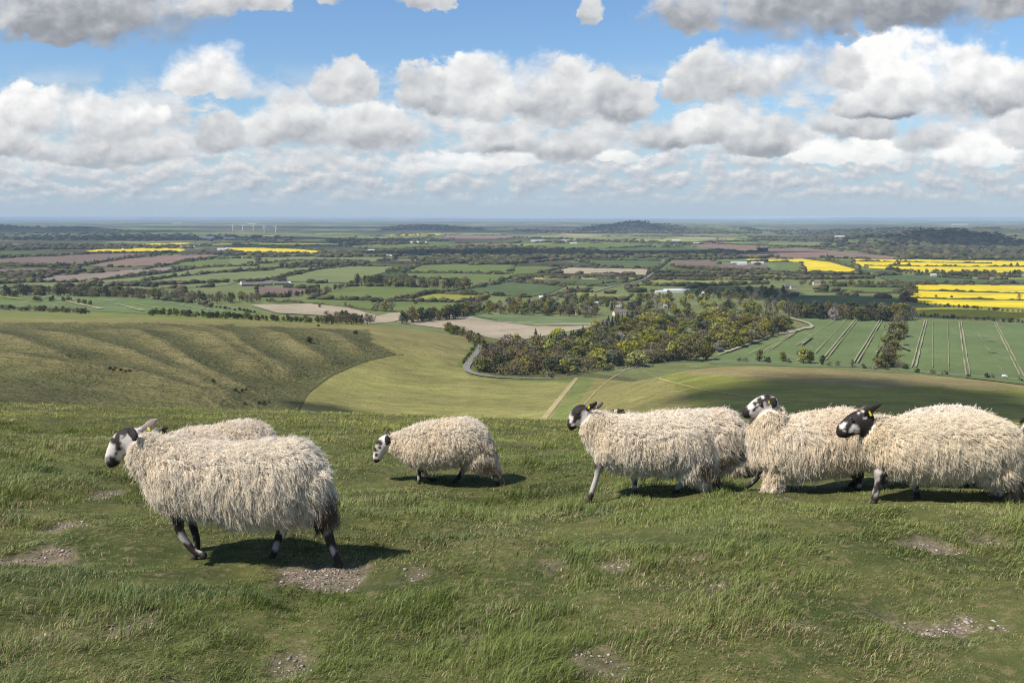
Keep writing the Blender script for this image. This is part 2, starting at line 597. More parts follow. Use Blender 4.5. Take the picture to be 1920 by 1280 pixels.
def wood_mat():
    m, nt = new_mat('far_wood')
    g = nt.n('ShaderNodeNewGeometry'); pos = g.outputs['Position']
    w = nt.noise(pos, 0.02, 5, 0.7)
    c = nt.mix(nt.remap(w, 0.35, 0.65), (0.034, 0.042, 0.018), (0.095, 0.088, 0.042))
    c = nt.mix(nt.remap(nt.noise(nt.scalevec(pos, (0.5, 1, 2)), 0.0016, 4, 0.6), 0.48, 0.56), c, (0.12, 0.15, 0.05))
    p = nt.n('ShaderNodeBsdfPrincipled', {'Base Color': c, 'Roughness': 0.95, 'Specular IOR Level': 0.05})
    out_surface(nt, p)
    return m


M_WOODHILL = wood_mat()
mound('wooded_hill', 1085, 1330, 418, 434, 0.10, M_WOODHILL, 'low wooded hill rising from the far vale', 3, 0.35)
mound('wooded_hill', 1250, 1420, 424, 434, 0.08, M_WOODHILL, 'lower shoulder of the far wooded hill', 8, 0.4)
mound('wooded_hill', 1500, 2050, 428, 441, 0.10, M_WOODHILL, 'long dark wooded ridge on the far side of the vale', 5, 0.35)
mound('wooded_hill', 1560, 1930, 437, 462, 0.16, M_WOODHILL, 'broad dark hill covered in woods behind the yellow fields', 12, 0.3)
mound('wooded_hill', -200, 240, 420, 434, 0.12, M_WOODHILL, 'low wooded rise on the far vale', 6, 0.35)
mound('wooded_hill', 720, 900, 421, 432, 0.10, M_WOODHILL, 'small far wooded rise in the middle of the vale', 9, 0.35)
mound('distant_ridge', -400, 900, 407.5, 412, 0.5, M_FARHILL, 'faint blue ridge along the horizon', 14, 0.3)
mound('distant_ridge', 500, 1500, 409, 413, 0.4, M_FARHILL, 'second faint blue ridge along the horizon', 15, 0.3)
mound('distant_ridge', 1200, 2500, 407.5, 413, 0.5, M_FARHILL, 'faint blue ridge closing the horizon beyond the yellow fields', 18, 0.3)
# ------------------------------------------------------------------ fields on the vale


def field_mat(name, col, kind='crop'):
    m, nt = new_mat(name)
    g = nt.n('ShaderNodeNewGeometry'); pos = g.outputs['Position']
    n1 = nt.noise(pos, 0.012, 5, 0.6); n2 = nt.noise(pos, 0.12, 4, 0.7)
    f = nt.m('MULTIPLY', nt.remap(n1, 0.3, 0.7, 0.84, 1.16, False), nt.remap(n2, 0.3, 0.7, 0.88, 1.12, False))
    c = nt.mix(1.0, col, nt.n('ShaderNodeCombineXYZ', {0: f, 1: f, 2: f}), 'MULTIPLY')
    if kind == 'rape':      # thin patches where the leaf shows through the flowers
        th = nt.remap(nt.noise(nt.scalevec(pos, (0.25, 1, 1)), 0.03, 6, 0.75), 0.46, 0.68)
        c = nt.mix(nt.m('MULTIPLY', th, 0.65), c, (0.2, 0.22, 0.05))
    if kind == 'thin':      # chalky soil through a thin crop
        th = nt.remap(nt.noise(nt.scalevec(pos, (0.12, 0.6, 1)), 0.05, 5, 0.65, 0.4), 0.5, 0.68)
        c = nt.mix(nt.m('MULTIPLY', th, 0.8), c, (0.33, 0.27, 0.19))
    if kind == 'wheat':     # poor patches in the young crop
        th = nt.remap(nt.noise(nt.scalevec(pos, (1.0, 0.22, 1)), 0.035, 6, 0.68), 0.58, 0.76)
        c = nt.mix(nt.m('MULTIPLY', th, 0.55), c, (0.27, 0.23, 0.155))
    if kind == 'soil':
        th = nt.remap(nt.noise(nt.scalevec(pos, (0.2, 1, 1)), 0.06, 4, 0.6), 0.45, 0.7)
        c = nt.mix(nt.m('MULTIPLY', th, 0.3), c, (0.26, 0.2, 0.15))
    p = nt.n('ShaderNodeBsdfPrincipled', {'Base Color': c, 'Roughness': 0.95, 'Specular IOR Level': 0.05})
    out_surface(nt, p)
    return m


FM = {
    'green': field_mat('meadow', (0.105, 0.134, 0.04)),
    'pale': field_mat('pale_meadow', (0.138, 0.158, 0.064)),
    'dark': field_mat('deep_green_crop', (0.07, 0.098, 0.04)),
    'lime': field_mat('fresh_meadow', (0.165, 0.185, 0.055)),
    'wheat': field_mat('young_wheat', (0.106, 0.142, 0.055), 'wheat'),
    'yellow': field_mat('rapeseed_flower', (0.58, 0.45, 0.022), 'rape'),
    'olive': field_mat('fading_rapeseed', (0.27, 0.25, 0.025), 'rape'),
    'mustard': field_mat('mustard_crop', (0.20, 0.20, 0.04), 'x'),
    'brown': field_mat('ploughed_soil', (0.135, 0.098, 0.08), 'soil'),
    'grey': field_mat('tilled_grey_soil', (0.19, 0.155, 0.125), 'soil'),
    'tan': field_mat('chalky_soil', (0.30, 0.255, 0.18), 'soil'),
    'thin': field_mat('thin_crop', (0.105, 0.14, 0.06), 'thin'),
    'red': field_mat('red_soil', (0.175, 0.118, 0.092), 'soil'),
    'track': field_mat('chalk_track', (0.26, 0.235, 0.155), 'x'),
    'road': field_mat('worn_asphalt', (0.21, 0.195, 0.17), 'x'),
    'bank': field_mat('rank_grass', (0.085, 0.082, 0.035), 'x'),
    'path': field_mat('worn_grass_path', (0.30, 0.255, 0.13), 'x'),
}
_lift = [0]


def drape_poly(poly, dy=1.5, nx=10):
    """scan a polygon (one span per row) in small steps and lay it on the land"""
    ys = [p[1] for p in poly]
    y0, y1 = min(ys), max(ys)
    rows = max(3, int((y1 - y0) / dy) + 1)
    R_ = []
    for k in range(rows):
        y = y0 + (y1 - y0) * (k + 0.02) / (rows - 0.96) if rows > 1 else y0
        y = min(max(y, y0 + 0.02), y1 - 0.02)
        xs = []
        n = len(poly)
        for i in range(n):
            (xa, ya), (xb, yb) = poly[i], poly[(i + 1) % n]
            if (ya > y) != (yb > y): xs.append(xa + (xb - xa) * (y - ya) / (yb - ya))
        if len(xs) >= 2: R_.append((y, min(xs), max(xs)))
    P = []
    for y, a, b in R_:
        for i in range(nx + 1): P.append((a + (b - a) * i / nx, y))
    return P, len(R_), nx + 1


FIELD_EDGES = []


def field(poly, kind, label=None):
    FIELD_EDGES.append(poly)
    _lift[0] = (_lift[0] + 1) % 9
    lift = 0.35 + 0.12 * _lift[0]
    P, nr, nc = drape_poly(poly, nx=24 if max(p[1] for p in poly) > 545 else 12)
    G = ground([p[0] for p in P], [p[1] for p in P], lift)
    o = mesh_obj('field', G, grid_faces(nr, nc), FM[kind], smooth_shade=True)
    tag(o, label, kind='structure')
    return o


def strip(line, wpx, kind, name, label, step=5, lift=1.6, wm=None):
    """a track, road or path laid along photo points; width in photo px at start..end or metres"""
    pts = []
    for (x0, y0), (x1, y1) in zip(line[:-1], line[1:]):
        n = max(2, int(math.hypot(x1 - x0, y1 - y0) / step))
        for i in range(n): pts.append((x0 + (x1 - x0) * i / n, y0 + (y1 - y0) * i / n))
    pts.append(line[-1])
    a = np.array(pts, float)
    for _ in range(4):
        a[1:-1] = (a[:-2] + 2 * a[1:-1] + a[2:]) / 4
    G = ground(a[:, 0], a[:, 1])
    t = np.gradient(G[:, :2], axis=0); t /= np.linalg.norm(t, axis=1)[:, None] + 1e-9
    nrm = np.stack([-t[:, 1], t[:, 0]], 1)
    if wm is None:
        wm_ = np.interp(np.linspace(0, 1, len(G)), [0, 1], wpx) * G[:, 1] / F
    else:
        wm_ = np.interp(np.linspace(0, 1, len(G)), np.linspace(0, 1, len(wm)), wm)
    if name in ('field_track', 'field_patch'):     # ragged, uneven edges
        q0 = len(line) * 7.3 + line[0][0]
        wm_ = wm_ * np.clip(1 + 1.5 * fbm(np.arange(len(G)) * 0.55 + q0, np.full(len(G), q0), 17, 3), 0.15, 2.2)
        G[:, :2] += nrm * (0.5 * fbm(np.arange(len(G)) * 0.4 + q0, np.full(len(G), 3.3), 19, 3))[:, None]
    V = []
    for s in (-0.5, 0, 0.5):
        q = G.copy(); q[:, :2] += nrm * (wm_ * s)[:, None]
        q[:, 2] = np.maximum(HT(q[:, 0], q[:, 1]), PLAIN) + lift
        V.append(q)
    V = np.stack(V, 1).reshape(-1, 3)
    o = mesh_obj(name, V, grid_faces(len(G), 3), FM[kind], smooth_shade=True)
    tag(o, label, kind='structure')
    return o


# --- left
field([(-60, 546), (0, 551), (130, 555), (250, 557), (400, 573), (490, 585), (480, 594), (260, 588), (100, 580), (0, 574), (-60, 570)], 'wheat', 'green crop field striped with bare chalk beyond the ribbed slope')
for ln, w, k in [([(45, 553), (110, 562), (190, 580)], (3, 7), 'tan'), ([(80, 556), (150, 564)], (1, 2), 'tan'), ([(215, 570), (270, 583)], (2, 7), 'tan'),
                 ([(180, 561), (210, 566)], (1, 3), 'tan'), ([(330, 572), (425, 586)], (3, 5), 'tan'), ([(300, 566), (330, 569)], (1, 2), 'tan'), ([(375, 570), (480, 585)], (1, 4), 'tan'), ([(90, 571), (110, 575)], (2, 3), 'tan')]:
    strip(ln, w, k, 'field_track', 'bare chalk streak across the striped green field')
for ln, w in [([(0, 557), (75, 567)], (9, 3)), ([(255, 572), (320, 582)], (4, 6)), ([(195, 557), (330, 563)], (1, 1.5)), ([(235, 577), (268, 584)], (2, 3))]:
    strip(ln, w, 'olive', 'field_patch', 'yellow flowering streak in the striped green field', lift=1.9)
field([(35, 530), (170, 530), (215, 533), (345, 543), (340, 551), (250, 549), (35, 545)], 'pale', 'pale meadow behind the left tree belt')
field([(160, 528), (300, 510), (365, 502), (475, 499), (480, 507), (365, 515), (307, 520), (225, 533), (175, 531)], 'pale', 'pale meadow beside the grey tilled field')
field([(232, 535), (312, 522), (412, 512), (512, 507), (510, 524), (480, 528), (450, 528), (425, 536), (350, 540), (320, 541)], 'pale', 'meadow behind the farm sheds')
field([(337, 493), (400, 486), (484, 484), (484, 498), (390, 500), (337, 501)], 'green')
field([(65, 526), (100, 518), (187, 512), (250, 506), (300, 502), (362, 501), (362, 505), (300, 512), (225, 521), (160, 529), (65, 529)], 'grey', 'grey brown tilled field')
field([(-40, 487), (112, 479), (187, 476), (240, 475), (300, 476), (240, 483), (155, 497), (-40, 499)], 'brown')
field([(160, 499), (240, 485), (325, 479), (410, 477), (407, 482), (337, 490), (320, 496), (225, 501)], 'red')
field([(-40, 504), (150, 503), (150, 511), (-40, 514)], 'brown')
field([(160, 470), (215, 465), (337, 465), (350, 468), (332, 473), (225, 473.5), (175, 472.5)], 'yellow', 'bright yellow rapeseed field far on the left')
field([(262, 458), (300, 456), (355, 455.2), (355, 458), (275, 460)], 'yellow')
field([(407, 467.5), (425, 464.5), (480, 464.5), (560, 467), (607, 471), (600, 474.5), (530, 476), (450, 472.5)], 'yellow', 'bright yellow rapeseed field left of the dark wood')
field([(370, 457.5), (470, 456), (470, 459), (375, 460)], 'olive')
field([(485, 457), (555, 455.5), (625, 456), (622, 460), (530, 461), (485, 461)], 'olive')
field([(430, 480), (555, 480), (705, 480), (745, 484), (692, 492), (640, 490), (555, 490), (430, 497)], 'pale', 'broad pale green field in mid vale')
field([(478, 507), (605, 500), (612, 504), (555, 512), (510, 524), (478, 527)], 'pale')
field([(512, 525), (605, 505), (655, 500), (730, 500), (748, 504), (725, 510), (692, 519), (665, 531), (620, 531), (545, 529)], 'pale', 'large pale green field beside the poplar row')
field([(480, 537), (555, 540), (597, 541), (555, 556), (485, 557)], 'brown', 'purple brown ploughed field below the farm')
field([(587, 560), (620, 546), (655, 537), (755, 537), (840, 540), (837, 546), (740, 563), (692, 562)], 'green', 'green field in front of the poplar row')
field([(495, 565), (580, 561), (697, 564), (702, 582), (640, 577), (555, 570)], 'green')
field([(748, 564.5), (815, 551), (915, 554), (910, 562), (855, 567)], 'mustard', 'yellowing field left of the village')
field([(702, 566), (745, 566), (855, 568), (840, 583), (750, 586), (702, 582)], 'green')
field([(755, 511), (792, 497), (880, 496), (965, 497), (962, 513), (840, 512.5)], 'green')
field([(742, 518), (767, 512), (855, 513), (962, 515), (960, 521), (885, 536), (877, 526), (780, 521)], 'green')
field([(837, 549), (892, 540), (955, 529), (1060, 537), (1035, 549), (990, 558), (915, 553)], 'dark', 'deep green field behind the village')
field([(470, 573), (590, 570), (650, 577), (705, 592), (700, 603), (600, 592), (520, 588)], 'tan', 'bare chalk field behind the dark bushes')
field([(500, 565), (555, 570), (650, 578), (700, 586), (690, 590), (640, 582), (540, 574)], 'dark')
field([(660, 601), (705, 593), (735, 586), (840, 584), (850, 590), (755, 598), (735, 604), (690, 607)], 'tan', 'bare chalk strip beside the lone trees')
field([(745, 605), (780, 598), (862, 587), (900, 588), (960, 606), (1030, 615), (1112, 610), (1112, 613), (960, 641), (915, 633), (880, 622)], 'tan', 'bare chalky lower part of the field above the wood')
field([(850, 588.6), (930, 587), (1140, 601), (1118, 610), (1070, 612), (1000, 612), (950, 606), (905, 598)], 'thin', 'thin green upper part of the field above the wood')
for i, (ln, w) in enumerate([([(905, 603), (960, 606), (1010, 612)], (2, 4)), ([(880, 600), (940, 604)], (2, 3)), ([(940, 612), (1000, 613), (1060, 612)], (1, 3)), ([(930, 622), (980, 618)], (2, 2)), ([(845, 592), (890, 594), (930, 601)], (3, 4)), ([(925, 632), (960, 637)], (3, 3))]):
    strip(ln, w, 'thin', 'field_patch', 'thin green streak in the bare chalky field', lift=1.7 + 0.1 * i)
# --- centre
field([(1077, 488), (1240, 489), (1230, 503), (1135, 502)], 'dark')
field([(1022, 513), (1067, 502), (1230, 505), (1210, 516), (1135, 513)], 'tan', 'bare pinkish field beyond the hedge')
field([(958, 500), (1062, 500), (1012, 512), (958, 515)], 'green')
field([(962, 526), (1000, 522), (1135, 522), (1195, 526), (1135, 537), (1060, 534)], 'dark')
field([(962, 522), (1050, 520), (1200, 521), (1200, 524), (1000, 523), (965, 527)], 'path')
field([(1205, 531), (1222, 525), (1440, 526), (1440, 532), (1310, 537)], 'lime', 'fresh green strip field behind the long white shed')
field([(1175, 541), (1200, 535), (1310, 538), (1247, 546), (1185, 548)], 'green')
field([(1042, 556), (1080, 547), (1185, 553), (1175, 563), (1110, 564)], 'lime', 'small fresh green field behind the village')
field([(1252, 490), (1310, 488), (1340, 489), (1345, 495), (1440, 497), (1440, 507), (1385, 507.5), (1265, 501)], 'brown', 'dark ploughed field in mid vale')
field([(1060, 467), (1210, 462), (1310, 467), (1400, 472), (1372, 479), (1185, 483), (1060, 481)], 'dark')
field([(955, 462), (1035, 457), (1160, 455), (1280, 462), (1060, 468), (958, 468)], 'green')
field([(1280, 460), (1335, 457), (1440, 462), (1440, 473), (1385, 472)], 'red')
field([(1305, 457), (1330, 449), (1362, 449), (1362, 455)], 'red')
field([(830, 441), (958, 441), (975, 444), (955, 448), (835, 448)], 'red')
field([(850, 457), (955, 457), (962, 461.5), (855, 461)], 'red')
field([(665, 444), (817, 440.5), (780, 450), (680, 449)], 'pale')
field([(707, 442.2), (780, 438.5), (828, 438.2), (827, 440.4), (720, 443)], 'yellow')
field([(640, 462), (780, 458), (880, 461), (860, 467), (680, 466)], 'green')
field([(1130, 443), (1250, 444), (1240, 449), (1140, 449)], 'pale')
field([(1260, 440), (1420, 437), (1430, 441), (1300, 444)], 'pale')
# --- right
field([(1400, 486), (1515, 486), (1557, 490), (1612, 507), (1612, 511.5), (1510, 511), (1505, 491), (1400, 490)], 'yellow', 'bright yellow rapeseed wedge in the middle of the vale')
field([(1450, 491.5), (1502, 491.5), (1507, 510), (1465, 512)], 'green')
field([(1600, 486), (1685, 487), (2000, 491), (2000, 512), (1740, 512), (1702, 508), (1625, 503), (1600, 494)], 'yellow', 'long bright yellow rapeseed field right of the wedge')
field([(1640, 516), (1765, 515), (2000, 522), (2000, 531), (1670, 531)], 'dark')
field([(1760, 519.5), (1800, 518.5), (2000, 522), (2000, 526), (1820, 523)], 'lime')
field([(1703, 536), (1715, 534), (2000, 536), (2000, 581), (1800, 574), (1715, 567), (1700, 563), (1706, 548)], 'yellow', 'nearest bright yellow rapeseed field on the right')
field([(1717, 576), (2000, 584), (2000, 602), (1720, 592)], 'olive', 'dull yellow green field below the bright rapeseed')
field([(1527, 543), (1560, 537), (1702, 540), (1680, 550), (1600, 548)], 'green')
field([(1477, 556), (1580, 553), (1690, 562), (1675, 573), (1477, 567)], 'dark')
field([(1420, 466), (1520, 466), (1685, 482), (1680, 486), (1590, 485), (1420, 481)], 'red', 'long reddish ploughed field behind the yellow wedge')
field([(1440, 453), (1540, 454), (1537, 462), (1440, 461)], 'pale')
field([(1560, 452), (1660, 447), (1690, 449), (1600, 455)], 'pale')
field([(1328, 683), (1339, 672), (1339, 658), (1440, 630), (1511, 613), (1489, 592), (1663, 598), (1634, 688), (1500, 688), (1425, 684)], 'wheat', 'young wheat field with tramlines behind the shaded hill')
field([(1704, 602), (2050, 611), (2050, 730), (1920, 722), (1684, 694)], 'wheat', 'young wheat field with straight pale tramlines on the right')
# headland and tramlines
strip([(1477, 597), (1513, 606), (1528, 614), (1500, 619), (1440, 633), (1395, 650), (1345, 668)], (6, 4), 'tan', 'field_track', 'bare headland curving round the wood', lift=1.9, wm=[5, 7, 9, 8, 6, 4, 4])
TRAM = [((1736, 602), (1713, 690), 1), ((1800, 605), (1815, 706), 1), ((1866, 607), (1920, 716), 1), ((1777, 605), (1779, 698), 0), ((1749, 604), (1749, 690), 0), ((1834, 630), (1888, 712), 0), ((1940, 612), (2010, 720), 1),
        ((1654, 598), (1604, 682), 1), ((1606, 600), (1545, 676), 1), ((1588, 599), (1528, 664), 0), ((1568, 600), (1492, 650), 0), ((1493, 622), (1434, 662), 1), ((1480, 628), (1400, 668), 0)]
for i, (a, b, big) in enumerate(TRAM):
    for s in ((-1.5, 1.5) if big else (0,)):
        strip([(a[0] + s * 1.4, a[1]), ((a[0] + b[0]) / 2 + s * 1.9, (a[1] + b[1]) / 2), (b[0] + s * 2.4, b[1])], (1, 2), 'track', 'field_track', 'pale chalky tramline across the young wheat', lift=1.9 + 0.05 * i, wm=[1.3, 1.0, 1.2] if big else [0.6, 0.4, 0.8])
for i, ln in enumerate([[(1504, 648), (1512, 641), (1522, 634)], [(1636, 676), (1642, 664), (1652, 650)], [(1846, 641), (1858, 640.5), (1870, 641)], [(1850, 662), (1868, 662.5)], [(1690, 650), (1697, 655), (1704, 660)]]):
    strip(ln, (6, 4), 'thin', 'field_patch', 'thin chalky patch in the young wheat', lift=2.6 + 0.05 * i, wm=[2, 6, 2])
# lanes and paths
strip([(899, 645), (901, 652), (893, 664), (880, 680), (872, 690), (878, 698), (900, 704), (935, 708), (1000, 711), (1075, 709)], (5, 3), 'road', 'road', 'grey lane bending round the foot of the slope', step=3, lift=0.8, wm=[3.5, 5, 6, 6, 5.5, 4.5, 4, 3.5, 3.5, 3])
strip([(1150, 700), (1200, 686), (1232, 679), (1350, 677.5), (1500, 681), (1640, 690), (1780, 701), (1960, 714)], (2, 2), 'road', 'road', 'pale lane along the top edge of the shaded hill', lift=0.5, wm=[2.5, 3, 3.2, 3.2, 3.2, 3.2, 3])
strip([(1082, 708), (1060, 735), (1038, 762), (1016, 790)], (5, 9), 'path', 'path', 'worn tan path running down beside the valley floor', lift=0.25, wm=[3, 4, 4, 4])
strip([(1205, 694), (1240, 712), (1320, 732), (1400, 744), (1500, 752), (1600, 760), (1700, 768)], (2, 2), 'path', 'path', 'thin worn path across the shaded hill', lift=0.25, wm=[1.0, 0.9, 0.9, 0.9])
strip([(1180, 690), (1150, 706), (1120, 730), (1085, 770)], (2, 2), 'path', 'path', 'faint sheep path down the lit slope', lift=0.25, wm=[1.6, 1.2, 1.0])
strip([(558, 772), (575, 737), (620, 704), (680, 678), (742, 664)], (2, 2), 'bank', 'bank', 'dark grassy bank at the foot of the ribbed slope', lift=0.3, wm=[1.3, 1.6, 1.6, 1.2])
strip([(1113, 548), (1160, 534), (1205, 527), (1222, 515), (1238, 500), (1250, 492)], (1.5, 1), 'road', 'road', 'lane between hedges leading away from the village', lift=1.8, wm=[5, 5, 6, 6])
# ------------------------------------------------------------------ light, air and sky
sun_d = bpy.data.lights.new('sun', 'SUN')
sun_d.energy = 5.0
sun_d.angle = R(0.53)
sun_d.color = (1.0, 0.93, 0.83)
sun = bpy.data.objects.new('sun', sun_d)
COL.objects.link(sun)
sun.rotation_euler = Vector(SUN_DIR).to_track_quat('Z', 'Y').to_euler()

scene.view_settings.view_transform = 'Standard'
scene.view_settings.look = 'None'
scene.view_settings.exposure = 0.38
scene.view_settings.gamma = 1.0
scene.view_settings.use_curve_mapping = False

# clouds of the photograph as directions in the sky: centre px, base row, top row, half width, whiteness, greyness of the base
CLOUDS = [
    # cx, y_top, y_base, halfw, bright, shade
    (150, -150, 84, 330, 0.66, 0.55), (430, -60, 40, 110, 0.78, 0.4), (-60, -60, 70, 180, 0.82, 0.3),
    (388, 72, 182, 92, 1.0, 0.35), (62, 152, 262, 78, 0.98, 0.5), (190, 160, 280, 128, 0.93, 0.65), (30, 226, 310, 120, 0.86, 0.6), (200, 240, 322, 165, 0.74, 0.6),
    (640, 92, 205, 60, 0.82, 0.4), (560, 150, 282, 100, 0.86, 0.5), (700, 190, 290, 112, 0.86, 0.6), (410, 200, 282, 60, 0.72, 0.4),
    (800, 108, 220, 66, 0.74, 0.4), (890, 92, 232, 120, 0.95, 0.55), (1040, 84, 242, 120, 0.88, 0.6), (1150, 112, 235, 90, 0.78, 0.6), (960, 215, 305, 80, 0.80, 0.6), (1060, 235, 310, 85, 0.78, 0.5),
    (1110, -30, 46, 34, 0.74, 0.3), (800, -60, 18, 42, 0.78, 0.3), (620, -60, 6, 40, 0.8, 0.3),
    (1340, 82, 200, 100, 0.82, 0.5), (1430, 74, 196, 105, 0.92, 0.5), (1555, 66, 165, 85, 0.84, 0.35),
    (1290, -90, 72, 80, 0.75, 0.6), (1480, -150, 76, 220, 0.68, 0.55), (1720, -150, 70, 220, 0.64, 0.6), (1880, -120, 50, 120, 0.7, 0.5),
    (1690, 54, 210, 130, 1.1, 0.75), (1830, 62, 220, 130, 0.98, 0.95), (1960, 88, 190, 70, 0.9, 0.6), (1650, 170, 222, 110, 0.72, 0.8),
    (1340, 202, 278, 125, 0.90, 0.5), (1240, 215, 280, 80, 0.74, 0.5), (1600, 184, 270, 100, 0.84, 0.6), (1910, 190, 280, 60, 0.92, 0.5), (1740, 222, 292, 90, 0.76, 0.5), (1440, 225, 300, 90, 0.72, 0.6),
    (820, 288, 330, 130, 1.08, 0.1), (1590, 240, 318, 130, 1.08, 0.1), (1820, 228, 310, 110, 1.1, 0.1), (965, 276, 316, 60, 1.06, 0.1), (1160, 284, 312, 50, 1.05, 0.1), (560, 285, 325, 150, 0.84, 0.5), (330, 292, 335, 150, 0.84, 0.5), (80, 300, 345, 160, 0.86, 0.5),
]


def build_world():
    w = bpy.data.worlds.new('World'); scene.world = w
    w.use_nodes = True
    nt = NT(w.node_tree)
    tc = nt.n('ShaderNodeTexCoord')
    sep = nt.n('ShaderNodeSeparateXYZ', {0: tc.outputs['Generated']})
    X, Y, Z = sep.outputs
    Yc = nt.m('MAXIMUM', Y, 0.08)
    U = nt.m('DIVIDE', X, Yc); V = nt.m('DIVIDE', Z, Yc)
    P = nt.n('ShaderNodeCombineXYZ', {0: U, 1: V, 2: 0.0}).outputs[0]
    # billowy edges: displace the lookup with noise that gets finer and flatter towards the horizon
    PP = nt.n('ShaderNodeCombineXYZ', {0: U, 1: nt.m('MULTIPLY', V, 1.3), 2: 0.0}).outputs[0]
    n1 = nt.noise(PP, 13, 5, 0.55, out=1)
    s1 = nt.n('ShaderNodeSeparateColor', {0: n1})
    amp = nt.m('MULTIPLY', nt.remap(V, 0.02, 0.2, 0.4, 1.0), 0.085)
    du = nt.m('MULTIPLY', nt.m('SUBTRACT', s1.outputs[0], 0.5), amp)
    dv = nt.m('MULTIPLY', nt.m('SUBTRACT', s1.outputs[1], 0.5), nt.m('MULTIPLY', amp, 0.8))
    n2 = nt.noise(PP, 55, 4, 0.6, out=1)
    s2 = nt.n('ShaderNodeSeparateColor', {0: n2})
    du = nt.m('ADD', du, nt.m('MULTIPLY', nt.m('SUBTRACT', s2.outputs[0], 0.5), 0.014))
    dv = nt.m('ADD', dv, nt.m('MULTIPLY', nt.m('SUBTRACT', s2.outputs[1], 0.5), 0.012))
    WU = nt.m('ADD', U, du); WV = nt.m('ADD', V, dv)
    best = None
    for (cx, yt, yb, hw, br, sh) in CLOUDS:
        yc = yb - 0.32 * (yb - yt)
        u0 = float(uv(cx, yc)[0]); v0 = float(uv(cx, yc)[1])
        at = float(uv(cx, yt)[1]) - v0; ab = v0 - float(uv(cx, yb)[1]); aw = hw / F
        x = nt.m('MULTIPLY', nt.m('SUBTRACT', WU, u0), 1 / aw)
        y = nt.m('SUBTRACT', WV, v0)
        yy = nt.m('MAXIMUM', nt.m('MULTIPLY', y, 1 / at), nt.m('MULTIPLY', y, -1 / ab))
        f = nt.m('SUBTRACT', 1.0, nt.m('ADD', nt.m('MULTIPLY', x, x), nt.m('MULTIPLY', yy, yy)))
        # height within the cloud, 0 at the base .. 1 at the crown
        hgt = nt.m('MULTIPLY_ADD', y, 1 / (at + ab), ab / (at + ab))
        b = nt.m('MULTIPLY_ADD', nt.remap(hgt, 0.0, 0.55), sh * 0.6, br - 0.02 - sh * 0.6)
        if best is None:
            best, bb = f, b
        else:
            # soft union so neighbouring heaps melt into one another
            k = nt.remap(nt.m('SUBTRACT', f, best), -0.35, 0.35)
            bb = nt.mixf(k, bb, b)
            best = nt.m('MAXIMUM', f, best)
    # detail: heaped puffs lit from the upper left, crisp crowns, soft bases
    def puffs(vec, scale, det):
        v = nt.n('ShaderNodeTexVoronoi', {'Vector': vec, 'Scale': scale, 'Detail': det, 'Roughness': 0.55, 'Lacunarity': 2.1, 'Smoothness': 0.35, 'Randomness': 1.0}, feature='SMOOTH_F1', voronoi_dimensions='2D', normalize=True)
        return nt.m('SUBTRACT', 1.0, v.outputs['Distance'])
    wv = nt.n('ShaderNodeVectorMath', {0: nt.noise(PP, 30, 3, 0.6, out=1), 1: (0.022, 0.02, 0)}, operation='MULTIPLY').outputs[0]
    PW = nt.n('ShaderNodeVectorMath', {0: PP, 1: wv}, operation='ADD').outputs[0]
    off = nt.n('ShaderNodeVectorMath', {0: PW, 1: (-0.006, 0.011, 0)}, operation='ADD').outputs[0]
    pa = puffs(PW, 24.0, 3.0); pb = puffs(off, 24.0, 2.0)
    emb = nt.m('SUBTRACT', pa, pb)
    na = nt.noise(PP, 42, 6, 0.62)
    noff = nt.n('ShaderNodeVectorMath', {0: PP, 1: (-0.014, 0.026, 0)}, operation='ADD').outputs[0]
    nc_ = nt.noise(PP, 13, 3, 0.5); nd_ = nt.noise(noff, 13, 3, 0.5)
    emb2 = nt.m('SUBTRACT', nc_, nd_)
    edge = nt.m('ADD', nt.m('MULTIPLY', nt.m('SUBTRACT', na, 0.5), 0.75), nt.m('MULTIPLY', nt.m('SUBTRACT', pa, 0.62), 1.5))
    dens = nt.m('ADD', nt.m('SUBTRACT', best, 0.10), edge)
    # crowns end crisply against the blue, flanks and bases fray out
    soft = nt.mixf(nt.remap(nt.noise(PP, 8.0, 2, 0.5), 0.40, 0.60), 0.30, 1.0)
    mask = nt.remap(dens, -0.06, soft)
    thick = nt.remap(dens, 0.0, 0.9)
    bright = nt.m('ADD', bb, nt.m('ADD', nt.m('MULTIPLY', emb, 0.62), nt.m('MULTIPLY', emb2, 0.30)))
    bright = nt.m('ADD', bright, nt.m('MULTIPLY', nt.m('SUBTRACT', na, 0.5), 0.12))
    bright = nt.m('ADD', bright, nt.m('MULTIPLY', nt.m('SUBTRACT', 1.0, thick), 0.10))
    bright = nt.m('MINIMUM', nt.m('MAXIMUM', bright, 0.3), 1.12)
    ccol = nt.n('ShaderNodeValToRGB', {0: nt.m('MULTIPLY', bright, 0.9)})
    e = ccol.color_ramp
    st = [(0.25, srgb(140, 146, 156)), (0.42, srgb(168, 172, 179)), (0.6, srgb(200, 203, 207)), (0.8, srgb(230, 231, 232)), (0.98, srgb(254, 254, 253))]
    while len(e.elements) < len(st): e.elements.new(0.5)
    for el, (p, c) in zip(e.elements, st): el.position = p; el.color = (*c, 1)
    # thin low rows of stratocumulus running to the horizon
    def heaps(sx, sy, sc, lo_, hi_, seed):
        q = nt.n('ShaderNodeCombineXYZ', {0: nt.m('MULTIPLY', U, sx), 1: nt.m('MULTIPLY', V, sy), 2: seed}).outputs[0]
        n_ = nt.noise(q, sc, 7, 0.6)
        q2 = nt.n('ShaderNodeVectorMath', {0: q, 1: (-0.10 / sc, 0.32 / sc, 0)}, operation='ADD').outputs[0]
        m_ = nt.noise(q2, sc, 4, 0.55)
        return nt.remap(n_, lo_, hi_), nt.m('SUBTRACT', n_, m_), n_
    k1, e1, h1 = heaps(1.0, 1.8, 17, 0.40, 0.56, 3.0)
